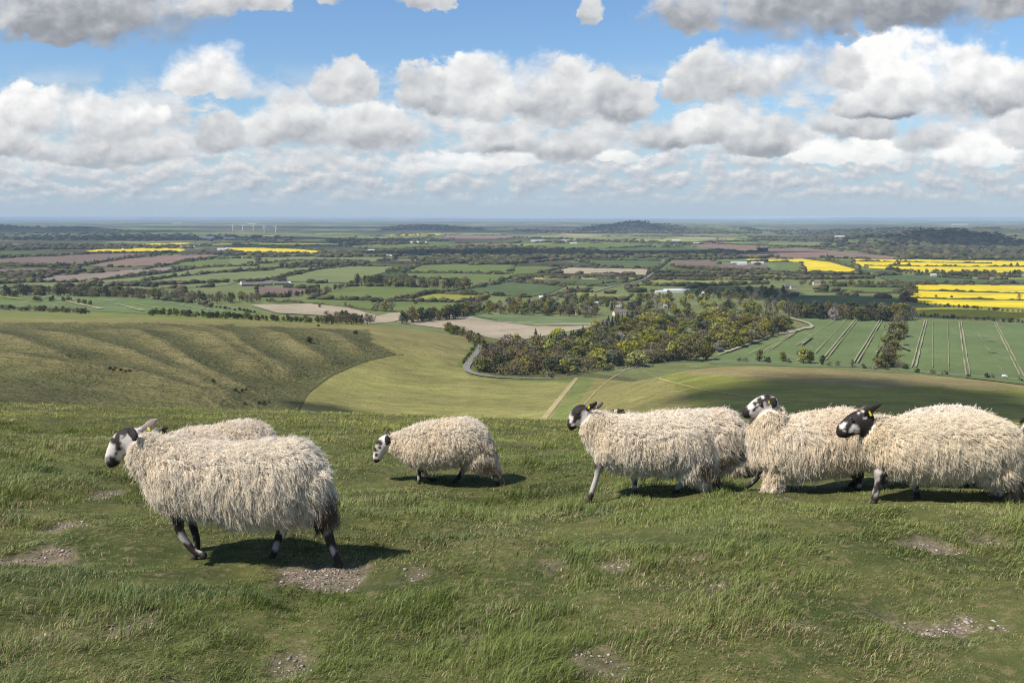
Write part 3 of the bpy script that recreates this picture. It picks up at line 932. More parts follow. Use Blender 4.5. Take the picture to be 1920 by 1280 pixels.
    k2, e2, h2 = heaps(1.0, 1.9, 36, 0.36, 0.54, 5.0)
    z1 = nt.m('MULTIPLY', nt.remap(V, 0.155, 0.10), nt.remap(V, 0.045, 0.075))
    z2 = nt.m('MULTIPLY', nt.remap(V, 0.088, 0.055), nt.remap(V, 0.006, 0.03))
    lmask = nt.m('MAXIMUM', nt.m('MULTIPLY', k1, z1), nt.m('MULTIPLY', k2, z2))
    w2 = nt.remap(V, 0.085, 0.055)
    emb_l = nt.mixf(w2, e1, e2)
    lb = nt.m('ADD', nt.m('MULTIPLY_ADD', nt.remap(V, 0.012, 0.08), 0.17, 0.6), nt.m('MULTIPLY', emb_l, 0.85))
    lcol = nt.n('ShaderNodeValToRGB', {0: lb})
    e = lcol.color_ramp
    st = [(0.3, srgb(146, 160, 180)), (0.52, srgb(176, 187, 201)), (0.7, srgb(205, 210, 216)), (0.95, srgb(244, 244, 243))]
    while len(e.elements) < len(st): e.elements.new(0.5)
    for el, (p, c) in zip(e.elements, st): el.position = p; el.color = (*c, 1)

    sky = nt.n('ShaderNodeTexSky', sky_type='NISHITA', sun_disc=False, sun_elevation=SUN_EL, sun_rotation=math.atan2(SUN_DIR[0], SUN_DIR[1]),
               altitude=250.0, air_density=1.15, dust_density=0.05, ozone_density=2.2)
    STR = 0.062
    base = nt.n('ShaderNodeVectorMath', {0: sky.outputs[0], 1: (1.05, 1.28, 1.58)}, operation='MULTIPLY').outputs[0]
    # pale air low down, beyond the last clouds
    air = nt.remap(V, 0.115, 0.0, 0.0, 0.85)
    k = 0.77 / STR     # the exposure is +0.38
    hz = tuple(c * k for c in srgb(166, 187, 211))
    base = nt.mix(air, base, hz)
    fcol = nt.mix(lmask, base, nt.n('ShaderNodeVectorMath', {0: lcol.outputs[0], 1: (k, k, k)}, operation='MULTIPLY').outputs[0])
    front = nt.m('MULTIPLY', mask, nt.m('MULTIPLY', nt.m('GREATER_THAN', Y, 0.12), nt.remap(V, 0.03, 0.07)))
    fcol = nt.mix(front, fcol, nt.n('ShaderNodeVectorMath', {0: ccol.outputs[0], 1: (k, k, k)}, operation='MULTIPLY').outputs[0])
    # broken cloud over the rest of the sky (overhead and behind)
    gen = nt.noise(tc.outputs['Generated'], 2.6, 7, 0.6, 0.3)
    gm = nt.m('MULTIPLY', nt.remap(gen, 0.48, 0.6), nt.m('SUBTRACT', 1.0, nt.remap(Y, 0.5, 0.75)))
    gm = nt.m('MULTIPLY', gm, nt.remap(Z, 0.28, 0.4))
    fcol = nt.mix(nt.m('MULTIPLY', gm, 0.6), fcol, tuple(c * k for c in srgb(214, 216, 220)))
    bg = nt.n('ShaderNodeBackground', {'Color': fcol, 'Strength': STR})
    o = nt.n('ShaderNodeOutputWorld')
    nt.t.links.new(bg.outputs[0], o.inputs['Surface'])
    w.cycles.sampling_method = 'MANUAL'
    w.cycles.sample_map_resolution = 1024


build_world()


def build_haze():
    m, nt = new_mat('thin_air')
    v = nt.n('ShaderNodeVolumePrincipled', {'Color': (0.62, 0.80, 1.0, 1), 'Density': 3.1e-5, 'Anisotropy': -0.15})
    o = nt.n('ShaderNodeOutputMaterial'); nt.t.links.new(v.outputs[0], o.inputs['Volume'])
    x, y0, y1, z0, z1 = 120000, -3000, 95000, PLAIN - 3.0, 4.0
    V = [(-x, y0, z0), (x, y0, z0), (x, y1, z0), (-x, y1, z0), (-x, y0, z1), (x, y0, z1), (x, y1, z1), (-x, y1, z1)]
    Fc = [(3, 2, 1, 0), (4, 5, 6, 7), (0, 1, 5, 4), (1, 2, 6, 5), (2, 3, 7, 6), (3, 0, 4, 7)]
    o = mesh_obj('haze', V, Fc, m)
    tag(o, 'thin blue air over the vale', kind='stuff')


build_haze()


# cumulus clouds drifting overhead; their shade falls on the slopes and the vale
def cloud_mat():
    m, nt = new_mat('cloud_white')
    p = nt.n('ShaderNodeBsdfDiffuse', {'Color': (0.9, 0.9, 0.92, 1)})
    tr = nt.n('ShaderNodeBsdfTransparent')          # thin enough for some sun to come through
    out_surface(nt, nt.n('ShaderNodeMixShader', {0: 0.38, 1: p.outputs[0], 2: tr.outputs[0]}))
    return m


M_CLOUD = cloud_mat()


def shadow_cloud(cx, cy, gz, rx, ry, rot, h, seed, label):
    """cloud whose shade reaches the ground round (cx, cy, gz)"""
    s = (h - gz) / SUN_DIR[2]
    c = np.array([cx, cy, gz]) + SUN_DIR * s
    bm = bmesh.new()
    bmesh.ops.create_icosphere(bm, subdivisions=5, radius=1.0)
    V = np.array([v.co for v in bm.verts])
    Fc = [tuple(v.index for v in f.verts) for f in bm.faces]
    bm.free()
    n = fbm(V[:, 0] * 1.6 + seed, V[:, 1] * 1.6 + V[:, 2], seed, 5)
    rr = 1 + 0.75 * n
    V = V * rr[:, None]
    hz = min(rx, ry) * 0.5
    V[:, 2] = np.where(V[:, 2] > 0, V[:, 2] * hz, V[:, 2] * hz * 0.25)
    x = V[:, 0] * rx; y = V[:, 1] * ry
    ca, sa = math.cos(rot), math.sin(rot)
    V = np.stack([x * ca - y * sa, x * sa + y * ca, V[:, 2]], 1)
    o = mesh_obj('cloud', V, np.array(Fc), M_CLOUD, smooth_shade=True, loc=tuple(c))
    tag(o, label, kind='stuff')
    return o


def shade_px(px, py, hwpx, depth_m, seed, rot=0.0, h=900, label='white cumulus cloud drifting overhead'):
    g = ground([px], [py])[0]
    rx = hwpx * g[1] / F
    return shadow_cloud(g[0], g[1], g[2], rx, depth_m / 2, rot, h, seed, label)


SHADES = [
    (1640, 748, 385, 155, 3, 0.10, 2400),      # shaded hill behind the right sheep
    (610, 766, 75, 34, 8, -0.2, 900),
    (1590, 566, 130, 260, 12, 0.0, 1300),      # dark tree belt
    (1390, 548, 95, 330, 13, 0.0, 1300),
    (1150, 474, 330, 650, 14, 0.0, 2200),      # shaded band across the vale
    (830, 476, 150, 420, 17, 0.0, 2200),
    (1760, 455, 190, 1500, 15, 0.0, 2400),
    (200, 446, 330, 1500, 16, 0.0, 2600),
    (1830, 590, 120, 130, 18, 0.0, 1300),
    (540, 461, 120, 500, 19, 0.0, 2400),
    (1200, 427, 160, 2200, 20, 0.0, 6200),
    (1000, 433, 270, 1400, 23, 0.0, 5200),
    (1660, 433, 300, 1800, 24, 0.0, 5200),
    (120, 434, 220, 1500, 25, 0.0, 5200),
    (640, 453, 120, 700, 26, 0.0, 2600),
    (700, 426, 420, 2000, 22, 0.0, 6200),
]
for a in SHADES: shade_px(*a)
# ------------------------------------------------------------------ the near grassy brow
# bare chalky scrapes: photo px of the centre, half width, half height, strength
BARE = [(600, 1078, 80, 26, 1.0), (782, 1080, 42, 14, 0.75), (48, 1030, 82, 14, 1.0), (118, 986, 42, 9, 0.8), (196, 926, 28, 7, 0.7), (1795, 1165, 92, 34, 1.1),
        (1160, 1068, 34, 14, 0.7), (1752, 1022, 48, 11, 0.85), (540, 1224, 40, 22, 0.6), (250, 1165, 40, 12, 0.5), (1130, 1242, 60, 24, 0.5), (1850, 1005, 34, 12, 0.5),
        (1310, 1058, 50, 10, 0.5), (80, 1180, 46, 12, 0.45), (330, 1272, 60, 20, 0.45), (1500, 1180, 50, 12, 0.35), (1350, 1120, 60, 14, 0.4), (720, 925, 30, 6, 0.4), (1030, 1065, 26, 10, 0.35),
        (880, 1190, 60, 16, 0.35), (1480, 925, 30, 6, 0.4), (560, 1240, 26, 12, 0.5), (970, 948, 26, 5, 0.3), (420, 1180, 50, 14, 0.3)]
_bw = []
for (px_, py_, rx_, ry_, s_) in BARE:
    d0 = near_ground(px_, py_); d1 = near_ground(px_, py_ - ry_); d2 = near_ground(px_, py_ + ry_)
    _bw.append((float(uv(px_, py_)[0]) * d0, d0, rx_ * d0 / F / 0.96, max(0.04, (d1 - d2) / 2), s_))


def bare_mask(x, y):
    m = np.zeros(np.shape(x))
    n = 1.15 * fbm(np.asarray(x) * 4.2, np.asarray(y) * 4.2, 51, 5)
    for bx, by, rx, ry, s in _bw:
        r = np.sqrt(((x - bx) / rx) ** 2 + ((y - by) / ry) ** 2)
        m = np.maximum(m, s * smooth(1.25, 0.55, r + n))
    return np.clip(m, 0, 1)


def ZN(x, y):
    b = bare_mask(x, y)
    return HT(x, y) + micro_z(x, y) - 0.035 * b


def near_mat():
    m, nt = new_mat('turf_soil')
    g = nt.n('ShaderNodeNewGeometry'); pos = g.outputs['Position']
    a = nt.n('ShaderNodeAttribute', attribute_name='col')
    n1 = nt.noise(pos, 1.3, 5, 0.6); n2 = nt.noise(pos, 14, 5, 0.65); n3 = nt.noise(pos, 60, 4, 0.7)
    green = nt.mix(nt.remap(n1, 0.35, 0.65), (0.048, 0.062, 0.02), (0.105, 0.112, 0.036))
    green = nt.mix(nt.m('MULTIPLY', nt.remap(n2, 0.48, 0.7), 0.7), green, (0.21, 0.165, 0.09))
    soil = nt.mix(nt.remap(n2, 0.3, 0.7), (0.105, 0.084, 0.06), (0.205, 0.168, 0.122))
    vor = nt.n('ShaderNodeTexVoronoi', {'Vector': pos, 'Scale': 42.0, 'Randomness': 1.0})
    chalk = nt.m('MULTIPLY', nt.m('LESS_THAN', vor.outputs['Distance'], 0.34), nt.remap(n1, 0.4, 0.6))
    soil = nt.mix(nt.m('MULTIPLY', chalk, 0.45), soil, (0.52, 0.46, 0.38))
    c = nt.mix(a.outputs['Fac'], green, soil)
    h = nt.m('ADD', nt.m('MULTIPLY', n2, 0.6), nt.m('ADD', nt.m('MULTIPLY', n3, 0.35), nt.m('MULTIPLY', chalk, 0.3)))
    b = nt.n('ShaderNodeBump', {'Strength': 0.9, 'Distance': 0.03, 'Height': h})
    p = nt.n('ShaderNodeBsdfPrincipled', {'Base Color': c, 'Roughness': 0.95, 'Specular IOR Level': 0.1, 'Normal': b.outputs[0]})
    out_surface(nt, p)
    return m


def build_near():
    ys = np.concatenate([np.arange(-12, 2.5, 0.5), np.arange(2.5, 14, 0.045), np.exp(np.arange(math.log(14), math.log(50), 0.009)), [50.0]])
    us = np.concatenate([np.arange(-1.15, -0.66, 0.02), np.arange(-0.66, 0.66, 0.0045), np.arange(0.66, 1.16, 0.02)])
    Y, U = np.meshgrid(ys, us, indexing='ij')
    X = U * np.sqrt(Y * Y + 9)
    fade = 1 - smooth(40, 48, Y)
    b = bare_mask(X, Y)
    Z = HT(X, Y) + micro_z(X, Y) * fade - 0.035 * b
    V = np.stack([X, Y, Z], -1).reshape(-1, 3)
    bb = np.stack([b.ravel()] * 3, 1)
    o = mesh_obj('grass_hillside', V, grid_faces(len(ys), len(us)), near_mat(), smooth_shade=True, cols=bb)
    tag(o, 'grazed grassy brow of the hill with bare chalky scrapes', kind='structure')


build_near()


def grass_mat():
    m, nt = new_mat('grass_blade')
    a = nt.n('ShaderNodeAttribute', attribute_name='col')
    p = nt.n('ShaderNodeBsdfPrincipled', {'Base Color': a.outputs['Color'], 'Roughness': 0.55, 'Specular IOR Level': 0.35})
    tr = nt.n('ShaderNodeBsdfTranslucent', {'Color': a.outputs['Color']})
    mx = nt.n('ShaderNodeMixShader', {0: 0.25, 1: p.outputs[0], 2: tr.outputs[0]})
    out_surface(nt, mx)
    return m


def build_grass(dens=1.0):
    bands = [(2.6, 4.6, 7600), (4.6, 7, 6400), (7, 10, 4300), (10, 15, 2400), (15, 22, 1050), (22, 36, 420)]
    xs, ys = [], []
    for d0, d1, rho in bands:
        half = lambda q: 0.58 * q + 2.2          # a little beyond the view on both sides
        n = int((half(d0) + half(d1)) * (d1 - d0) * rho * dens)
        d = d0 + (d1 - d0) * RNG.random(n); wq = half(d) / half(d1)
        kq = RNG.random(n) < wq; d = d[kq]
        xs.append(RNG.uniform(-1, 1, len(d)) * half(d)); ys.append(d)
    x = np.concatenate(xs); y = np.concatenate(ys)
    b = bare_mask(x, y)
    keep = RNG.random(len(x)) > np.clip(b * 1.05, 0, 0.84)
    thin = fbm(x * 1.1, y * 1.1, 61, 4)
    keep &= RNG.random(len(x)) > smooth(0.02, 0.42, -thin) * 0.7
    x = x[keep]; y = y[keep]; thin = thin[keep]; b = b[keep]
    n = len(x)
    z = ZN(x, y) - 0.004
    tuft = fbm(x * 2.1, y * 2.1, 71, 4)
    tuft2 = fbm(x * 0.5, y * 0.7, 73, 3)
    tuft3 = fbm(x * 5.5, y * 5.5, 75, 3)
    h = 0.032 * np.exp(1.05 * tuft * 2 + 0.45 * tuft2 * 2 + 0.8 * tuft3 * 2) * RNG.uniform(0.55, 1.35, n)
    h = np.clip(h, 0.010, 0.16) * (1 - 0.55 * b)
    # trodden down where the flock walks
    for sx_, sd_ in ((430, 5.85), (420, 7.5), (840, 9.7), (1220, 8.05), (1300, 9.0), (1530, 8.0), (1780, 7.2), (1700, 7.1), (1780, 8.2)):
        q_ = float(uv(sx_, 930)[0]) * sd_
        h = h * (1 - 0.5 * np.exp(-(((x - q_) / 0.75) ** 2 + ((y - sd_ + 0.1) / 0.45) ** 2)))
    straw = RNG.random(n) < 0.10 + 0.36 * smooth(0.0, 0.42, fbm(x * 1.05 + 7, y * 1.2, 121, 4)) + 0.35 * b
    h = np.where(straw, np.minimum(h * 0.75, 0.05), h)
    az = 0.15 + 2.3 * fbm(x * 0.9, y * 0.9, 81, 3) + RNG.normal(0, 0.75, n)     # wind and flattening
    lean = np.clip(0.9 + 0.7 * fbm(x * 1.3, y * 1.3, 91, 3) + RNG.normal(0, 0.3, n), 0.1, 1.35)
    dx, dy = np.cos(az), np.sin(az)
    w = (0.0012 + 0.0014 * RNG.random(n)) * np.clip((y / 5.0) ** 0.75, 0.8, 4.0)
    wa = RNG.uniform(0, math.pi, n)
    wx, wy = np.cos(wa) * w, np.sin(wa) * w
    hl = h * np.sin(lean); hv = h * np.cos(lean)
    V = np.empty((n, 5, 3), np.float32)
    mid = 0.55
    mx_ = x + dx * hl * 0.32; my_ = y + dy * hl * 0.32; mz = z + hv * 0.5 + h * 0.12
    tx, ty, tz = x + dx * hl * 1.1, y + dy * hl * 1.1, z + hv * 0.86 + h * 0.05
    V[:, 0] = np.stack([x - wx, y - wy, z], 1); V[:, 1] = np.stack([x + wx, y + wy, z], 1)
    V[:, 2] = np.stack([mx_ - wx * 0.8, my_ - wy * 0.8, mz], 1); V[:, 3] = np.stack([mx_ + wx * 0.8, my_ + wy * 0.8, mz], 1)
    V[:, 4] = np.stack([tx, ty, tz], 1)
    base = np.arange(n)[:, None] * 5
    Fc = np.concatenate([base + np.array([[0, 1, 3]]), base + np.array([[0, 3, 2]]), base + np.array([[2, 3, 4]])])
    # colour of each blade
    g1 = np.array([0.112, 0.150, 0.028]); g2 = np.array([0.185, 0.212, 0.060]); g3 = np.array([0.085, 0.125, 0.040]); st = np.array([0.38, 0.305, 0.17])
    k = np.clip(0.48 + 1.7 * fbm(x * 0.7, y * 0.7, 101, 4) + RNG.normal(0, 0.34, n), 0, 1.25)[:, None]
    c = g1 * (1 - k) + g2 * k
    k3 = smooth(0.1, 0.45, fbm(x * 1.6, y * 1.6, 111, 3))[:, None]
    c = c * (1 - 0.75 * k3) + g3 * 0.75 * k3
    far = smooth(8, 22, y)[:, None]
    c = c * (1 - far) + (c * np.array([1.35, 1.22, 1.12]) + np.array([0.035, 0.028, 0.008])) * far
    sm = straw
    c[sm] = st * RNG.uniform(0.6, 1.15, (int(sm.sum()), 1))
    c *= RNG.uniform(0.7, 1.32, (n, 1))
    cols = np.repeat(c, 5, 0)
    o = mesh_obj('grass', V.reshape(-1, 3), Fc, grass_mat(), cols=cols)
    tag(o, 'wind blown grazed grass of the hillside', kind='stuff')
    print('grass blades', n)


build_grass()


def build_chalk():
    """flints and crumbs of chalk lying in the scrapes"""
    ico = []
    bm = bmesh.new(); bmesh.ops.create_icosphere(bm, subdivisions=1, radius=1.0)
    iv = np.array([v.co for v in bm.verts]); fi = np.array([[v.index for v in f.verts] for f in bm.faces]); bm.free()
    V, Fc, C = [], [], []
    off = 0
    for bx, by, rx, ry, s in _bw:
        n = int(520 * min(1.0, rx * ry * 9) * s) + 12
        for _ in range(n):
            r = math.sqrt(RNG.random()) * 1.05; a = RNG.uniform(0, 6.283)
            x = bx + rx * r * math.cos(a); y = by + ry * r * math.sin(a)
            if bare_mask(np.array([x]), np.array([y]))[0] < 0.35: continue
            size = 0.003 + 0.0075 * RNG.random() ** 3 * (1.25 if s > 1.05 else 1)
            j = iv * (1 + RNG.uniform(-0.35, 0.35, (len(iv), 1))) * np.array([size * RNG.uniform(0.8, 1.7), size * RNG.uniform(0.8, 1.4), size * RNG.uniform(0.5, 0.9)])
            th = RNG.uniform(0, 6.28); ca, sa = math.cos(th), math.sin(th)
            j = np.stack([j[:, 0] * ca - j[:, 1] * sa, j[:, 0] * sa + j[:, 1] * ca, j[:, 2]], 1)
            z = float(ZN(np.array([x]), np.array([y]))[0])
            V.append(j + np.array([x, y, z + size * 0.3])); Fc.append(fi + off); off += len(iv)
            t = RNG.random()
            col = np.array([0.42, 0.375, 0.32]) if t < (0.5 if s > 1.05 else 0.22) else (np.array([0.30, 0.245, 0.2]) if t < 0.72 else np.array([0.16, 0.13, 0.11]))
            C.append(np.repeat((col * RNG.uniform(0.75, 1.1))[None], len(iv), 0))
    m, nt = new_mat('chalk_stone')
    a = nt.n('ShaderNodeAttribute', attribute_name='col')
    p = nt.n('ShaderNodeBsdfPrincipled', {'Base Color': a.outputs['Color'], 'Roughness': 0.9, 'Specular IOR Level': 0.2})
    out_surface(nt, p)
    o = mesh_obj('gravel', np.concatenate(V), np.concatenate(Fc), m, cols=np.concatenate(C))
    tag(o, 'crumbs of chalk and flint in the bare scrapes', kind='stuff')


build_chalk()
# ------------------------------------------------------------------ sheep
def catmull(P, sub=4):
    P = np.asarray(P, float)
    if len(P) < 3: 
        t = np.linspace(0, 1, sub + 1)[:, None]
        return P[0] * (1 - t) + P[-1] * t
    Q = np.concatenate([[2 * P[0] - P[1]], P, [2 * P[-1] - P[-2]]])
    out = []
    for i in range(1, len(Q) - 2):
        for k in range(sub):
            t = k / sub
            out.append(0.5 * ((2 * Q[i]) + (-Q[i - 1] + Q[i + 1]) * t + (2 * Q[i - 1] - 5 * Q[i] + 4 * Q[i + 1] - Q[i + 2]) * t ** 2 + (-Q[i - 1] + 3 * Q[i] - 3 * Q[i + 1] + Q[i + 2]) * t ** 3))
    out.append(P[-1])
    return np.array(out)


class Flesh:
    """closed tapering tubes gathered for one continuous skin"""

    def __init__(self):
        self.V, self.F, self.L = [], [], []
        self.n = 0

    def loft(self, st, label, seg=18, upright=False, square=1.0, sub=4):
        """st: rows of (x, y, z, half height, half width)"""
        S = catmull(st, sub)
        S[:, 3:] = np.maximum(S[:, 3:], 0.003)
        C = S[:, :3]
        T = np.gradient(C, axis=0)
        T /= np.linalg.norm(T, axis=1)[:, None] + 1e-9
        # rounded ends
        a = S[0].copy(); a[:3] -= T[0] * S[0, 3] * 0.45; a[3:] *= 0.6
        b = S[-1].copy(); b[:3] += T[-1] * S[-1, 3] * 0.45; b[3:] *= 0.6
        S = np.concatenate([[a], S, [b]]); T = np.concatenate([T[:1], T, T[-1:]])
        th = np.linspace(0, 2 * math.pi, seg, endpoint=False)
        c, s = np.cos(th), np.sin(th)
        if square != 1.0:
            c = np.sign(c) * np.abs(c) ** square; s = np.sign(s) * np.abs(s) ** square
        V = []
        for k in range(len(S)):
            if upright: N = np.array([0, 0, 1.0])
            else:
                N = np.array([-T[k, 2], 0, T[k, 0]]); N /= np.linalg.norm(N) + 1e-9
                if abs(T[k, 0]) < 1e-6 and abs(T[k, 2]) < 1e-6: N = np.array([0, 0, 1.0])
            B = np.cross(T[k], N) if not upright else np.array([0, 1.0, 0])
            B /= np.linalg.norm(B) + 1e-9
            V.append(S[k, :3] + np.outer(c * S[k, 3], N) + np.outer(s * S[k, 4], B))
        m = len(S)
        V = np.concatenate(V + [S[:1, :3] - T[:1] * S[0, 3] * 0.35, S[-1:, :3] + T[-1:] * S[-1, 3] * 0.35])
        o = self.n
        for k in range(m - 1):
            for j in range(seg):
                j2 = (j + 1) % seg
                self.F.append((o + k * seg + j, o + k * seg + j2, o + (k + 1) * seg + j2, o + (k + 1) * seg + j))
        for j in range(seg):
            j2 = (j + 1) % seg
            self.F.append((o + m * seg, o + j2, o + j)); self.F.append((o + m * seg + 1, o + (m - 1) * seg + j, o + (m - 1) * seg + j2))
        self.V.append(V); self.L += [label] * len(V); self.n += len(V)

    def skin(self, voxel, smooth_it=2):
        V = np.concatenate(self.V)
        me = bpy.data.meshes.new('tmp'); me.from_pydata(V.tolist(), [], self.F); me.update()
        bm = bmesh.new(); bm.from_mesh(me); bmesh.ops.recalc_face_normals(bm, faces=bm.faces); bm.to_mesh(me); bm.free()
        ob = bpy.data.objects.new('tmp', me); COL.objects.link(ob)
        r = ob.modifiers.new('r', 'REMESH'); r.mode = 'VOXEL'; r.voxel_size = voxel; r.adaptivity = 0
        s = ob.modifiers.new('s', 'SMOOTH'); s.factor = 0.5; s.iterations = smooth_it
        dg = bpy.context.evaluated_depsgraph_get(); dg.update()
        res = bpy.data.meshes.new_from_object(ob.evaluated_get(dg))
        bpy.data.objects.remove(ob); bpy.data.meshes.remove(me)
        kd = kdtree.KDTree(len(V))
        for i, v in enumerate(V): kd.insert(v, i)
        kd.balance()
        lab = [self.L[kd.find(v.co)[1]] for v in res.vertices]
        return res, lab


def body_mat():
    m, nt = new_mat('sheep_skin')
    a = nt.n('ShaderNodeAttribute', attribute_name='col')
    g = nt.n('ShaderNodeNewGeometry')
    n = nt.noise(g.outputs['Position'], 220, 3, 0.6)
    f = nt.remap(n, 0.3, 0.7, 0.82, 1.18, False)
    c = nt.mix(1.0, a.outputs['Color'], nt.n('ShaderNodeCombineXYZ', {0: f, 1: f, 2: f}), 'MULTIPLY')
    b = nt.n('ShaderNodeBump', {'Strength': 0.35, 'Distance': 0.006, 'Height': n})
    p = nt.n('ShaderNodeBsdfPrincipled', {'Base Color': c, 'Roughness': 0.7, 'Specular IOR Level': 0.25, 'Normal': b.outputs[0]})
    out_surface(nt, p)
    return m


def wool_mat():
    m, nt = new_mat('wool_locks')
    a = nt.n('ShaderNodeAttribute', attribute_name='tint')
    hi = nt.n('ShaderNodeHairInfo')
    ic = nt.remap(hi.outputs['Intercept'], 0.0, 0.85, 0.0, 1.0, False)
    c = nt.mix(ic, nt.mix(1.0, a.outputs['Color'], (0.93, 0.88, 0.80), 'MULTIPLY'), a.outputs['Color'])
    rv = nt.remap(hi.outputs['Random'], 0, 1, 0.86, 1.1, False)
    c = nt.mix(1.0, c, nt.n('ShaderNodeCombineXYZ', {0: rv, 1: rv, 2: rv}), 'MULTIPLY')
    d = nt.n('ShaderNodeBsdfDiffuse', {'Color': c, 'Roughness': 0.5})
    t = nt.n('ShaderNodeBsdfTranslucent', {'Color': c})
    mx = nt.n('ShaderNodeMixShader', {0: 0.22, 1: d.outputs[0], 2: t.outputs[0]})
    out_surface(nt, mx)
    return m


M_BODY = body_mat(); M_WOOL = wool_mat()
M_EYE = simple_mat('sheep_eye', (0.02, 0.014, 0.01), 0.15, 0.1, 50, 0.6)
M_TAG = simple_mat('yellow_plastic', (0.75, 0.66, 0.03), 0.45, 0.05, 50, 0.4)
M_HOOF = simple_mat('hoof_horn', (0.03, 0.025, 0.02), 0.6, 0.2, 60, 0.3)

WHITE = np.array([0.60, 0.55, 0.50]); BLACK = np.array([0.022, 0.017, 0.015])


def hair_object(name, P, rad, tint, mat, parent):
    """P: (n, k, 3) strands"""
    n, k, _ = P.shape
    cu = bpy.data.hair_curves.new(name)
    cu.add_curves([k] * n)
    cu.attributes['position'].data.foreach_set('vector', P.astype(np.float32).ravel())
    ra = cu.attributes.get('radius') or cu.attributes.new('radius', 'FLOAT', 'POINT')
    ra.data.foreach_set('value', rad.astype(np.float32).ravel())
    ti = cu.attributes.new('tint', 'FLOAT_COLOR', 'CURVE')
    c4 = np.ones((n, 4), np.float32); c4[:, :3] = tint
    ti.data.foreach_set('color', c4.ravel())
    cu.materials.append(mat)
    o = bpy.data.objects.new(name, cu); COL.objects.link(o); o.parent = parent
    return o


def make_sheep(sp):
    d = sp['d']
    K = d / (F * 0.965)
    rng = np.random.default_rng(sp['seed'])
    cx = float(uv(sp['cx'], sp['cy'])[0]) * d
    gz = float(ZN(np.array([cx]), np.array([d]))[0])
    org = np.array([cx, d, gz])

    def pt(px, py, yo=0.0):
        u_, v_ = uv(px, py)
        return np.array([float(u_) * (d + yo), d + yo, float(v_) * (d + yo)]) - org

    fl = Flesh()
    sh = sp.get('shrink', 0.80)
    xm = sum(t[0] for t in sp['torso']) / len(sp['torso'])
    nts = len(sp['torso'])
    TS = []
    for i, (x, y, hh, hw) in enumerate(sp['torso']):
        e = {0: 0.86, 1: 0.93, nts - 1: 0.86, nts - 2: 0.93}.get(i, 1.0)
        TS.append((*pt(xm + (x - xm) * 0.955, y - hh * (sp.get('lift', 0.17) + 0.025)), hh * K * (sh - 0.025) * e, hw * K * 0.93 * e))
    fl.loft(TS, 'wool', 26, upright=True, square=0.9)
    fl.loft([(*pt(x, y), hh * K * 0.95, hw * K) for x, y, hh, hw in sp['neck']], 'wool', 20)
    for ch in sp.get('breech', []):      # wool hanging over the thigh
        fl.loft([(*pt(x, y, -0.075), r * K, r * K * 0.8) for x, y, r in ch], 'wool', 14)
    fl.loft([(*pt(x, y), hh * K, hw * K) for x, y, hh, hw in sp['head']], 'face', 18, square=0.92)
    for side, line in sp.get('ears', []):
        L = []
        for i, (x, y, r, out) in enumerate(line):
            L.append((*pt(x, y, side * out * K), r * K, max(0.30 * r * K, 0.008)))
        fl.loft(L, 'ear' if side < 0 else 'earfar', 12)
    legs = sp.get('legs', [])
    feet = []
    for lg in legs:
        yo = lg['y']
        L = []
        yo *= 0.66
        for i, (x, y, r) in enumerate(lg['p']):
            p = pt(x, y, yo)
            m_ = len(lg['p'])
            rr = r * (0.66 if i == 0 else (0.76 if i == 1 and m_ > 3 else (1.0 if i == m_ - 3 and m_ > 3 else (1.02 if i == m_ - 2 and m_ > 3 else 0.95))))
            L.append([*p, rr * K * 0.87, rr * K * 0.8])
        if lg.get('plant', True):
            wx, wy = L[-1][0] + cx, L[-1][1] + d
            zt = float(ZN(np.array([wx]), np.array([wy]))[0]) - gz + 0.015
            dz = zt - L[-1][2]
            for i in range(len(L)): L[i][2] += dz * (i / (len(L) - 1)) ** 1.5
        if lg.get('wool'):
            fl.loft(L, 'legwool', 12)
        else:
            fl.loft(L, 'leg', 12)
        feet.append((np.array(L[-1][:3]), np.array(L[-1][:3]) - np.array(L[-2][:3]), L[-1][3]))
    me, lab = fl.skin(sp.get('voxel', 0.0105))
    me.name = 'body'
    n = len(me.vertices)
    V = np.empty(n * 3, np.float32); me.vertices.foreach_get('co', V); V = V.reshape(-1, 3)
    lab = np.array(lab)
    W = V + org
    px, py = topix(W[:, 0], W[:, 1], W[:, 2])
    col = np.empty((n, 3))
    wool_c = np.array(sp.get('wool', (0.89, 0.81, 0.675)))
    col[:] = wool_c * 0.8
    fx = fbm(px * 0.22 + sp['seed'] * 9.1, py * 0.22, 7 + sp['seed'], 3)
    face = np.isin(lab, ['face'])
    base = sp.get('face', 'white')
    sp_n = fbm(V[:, 0] * 160, V[:, 2] * 160 + V[:, 1] * 90, 19 + sp['seed'], 3) * 2
    v = np.full(n, 1.0 if base == 'white' else 0.0)
    jx = px + 1.6 * fx; jy = py + 1.6 * fbm(px * 0.22, py * 0.22 + 4, 31 + sp['seed'], 3)
    for (bx, by, r, val) in sp.get('spots', []):
        k = smooth(r * 1.35, r * 0.65, np.hypot(jx - bx, jy - by) + 1.3 * sp_n)
        v = v * (1 - k) + val * k
    fc = BLACK * (1 - v[:, None]) + WHITE * v[:, None]
    col[face] = fc[face]
    ear = lab == 'ear'; col[ear] = BLACK * 1.1
    earf = lab == 'earfar'; col[earf] = np.array(sp.get('farear', (0.14, 0.105, 0.095)))
    leg = lab == 'leg'
    mot = smooth(-0.05, 0.3, fbm(V[:, 0] * 26 + 3, V[:, 2] * 17 + V[:, 1] * 20, 91 + sp['seed'], 4) + 0.06 + sp.get('legwhite', 0.0)) * smooth(0.34, 0.2, V[:, 2]) * smooth(0.03, 0.07, V[:, 2])
    lc = BLACK * 1.4 * (1 - mot[:, None]) + WHITE * 0.72 * mot[:, None]
    col[leg] = lc[leg]
    lw = lab == 'legwool'; col[lw] = wool_c * 0.5
    c4 = np.ones((n, 4), np.float32); c4[:, :3] = col
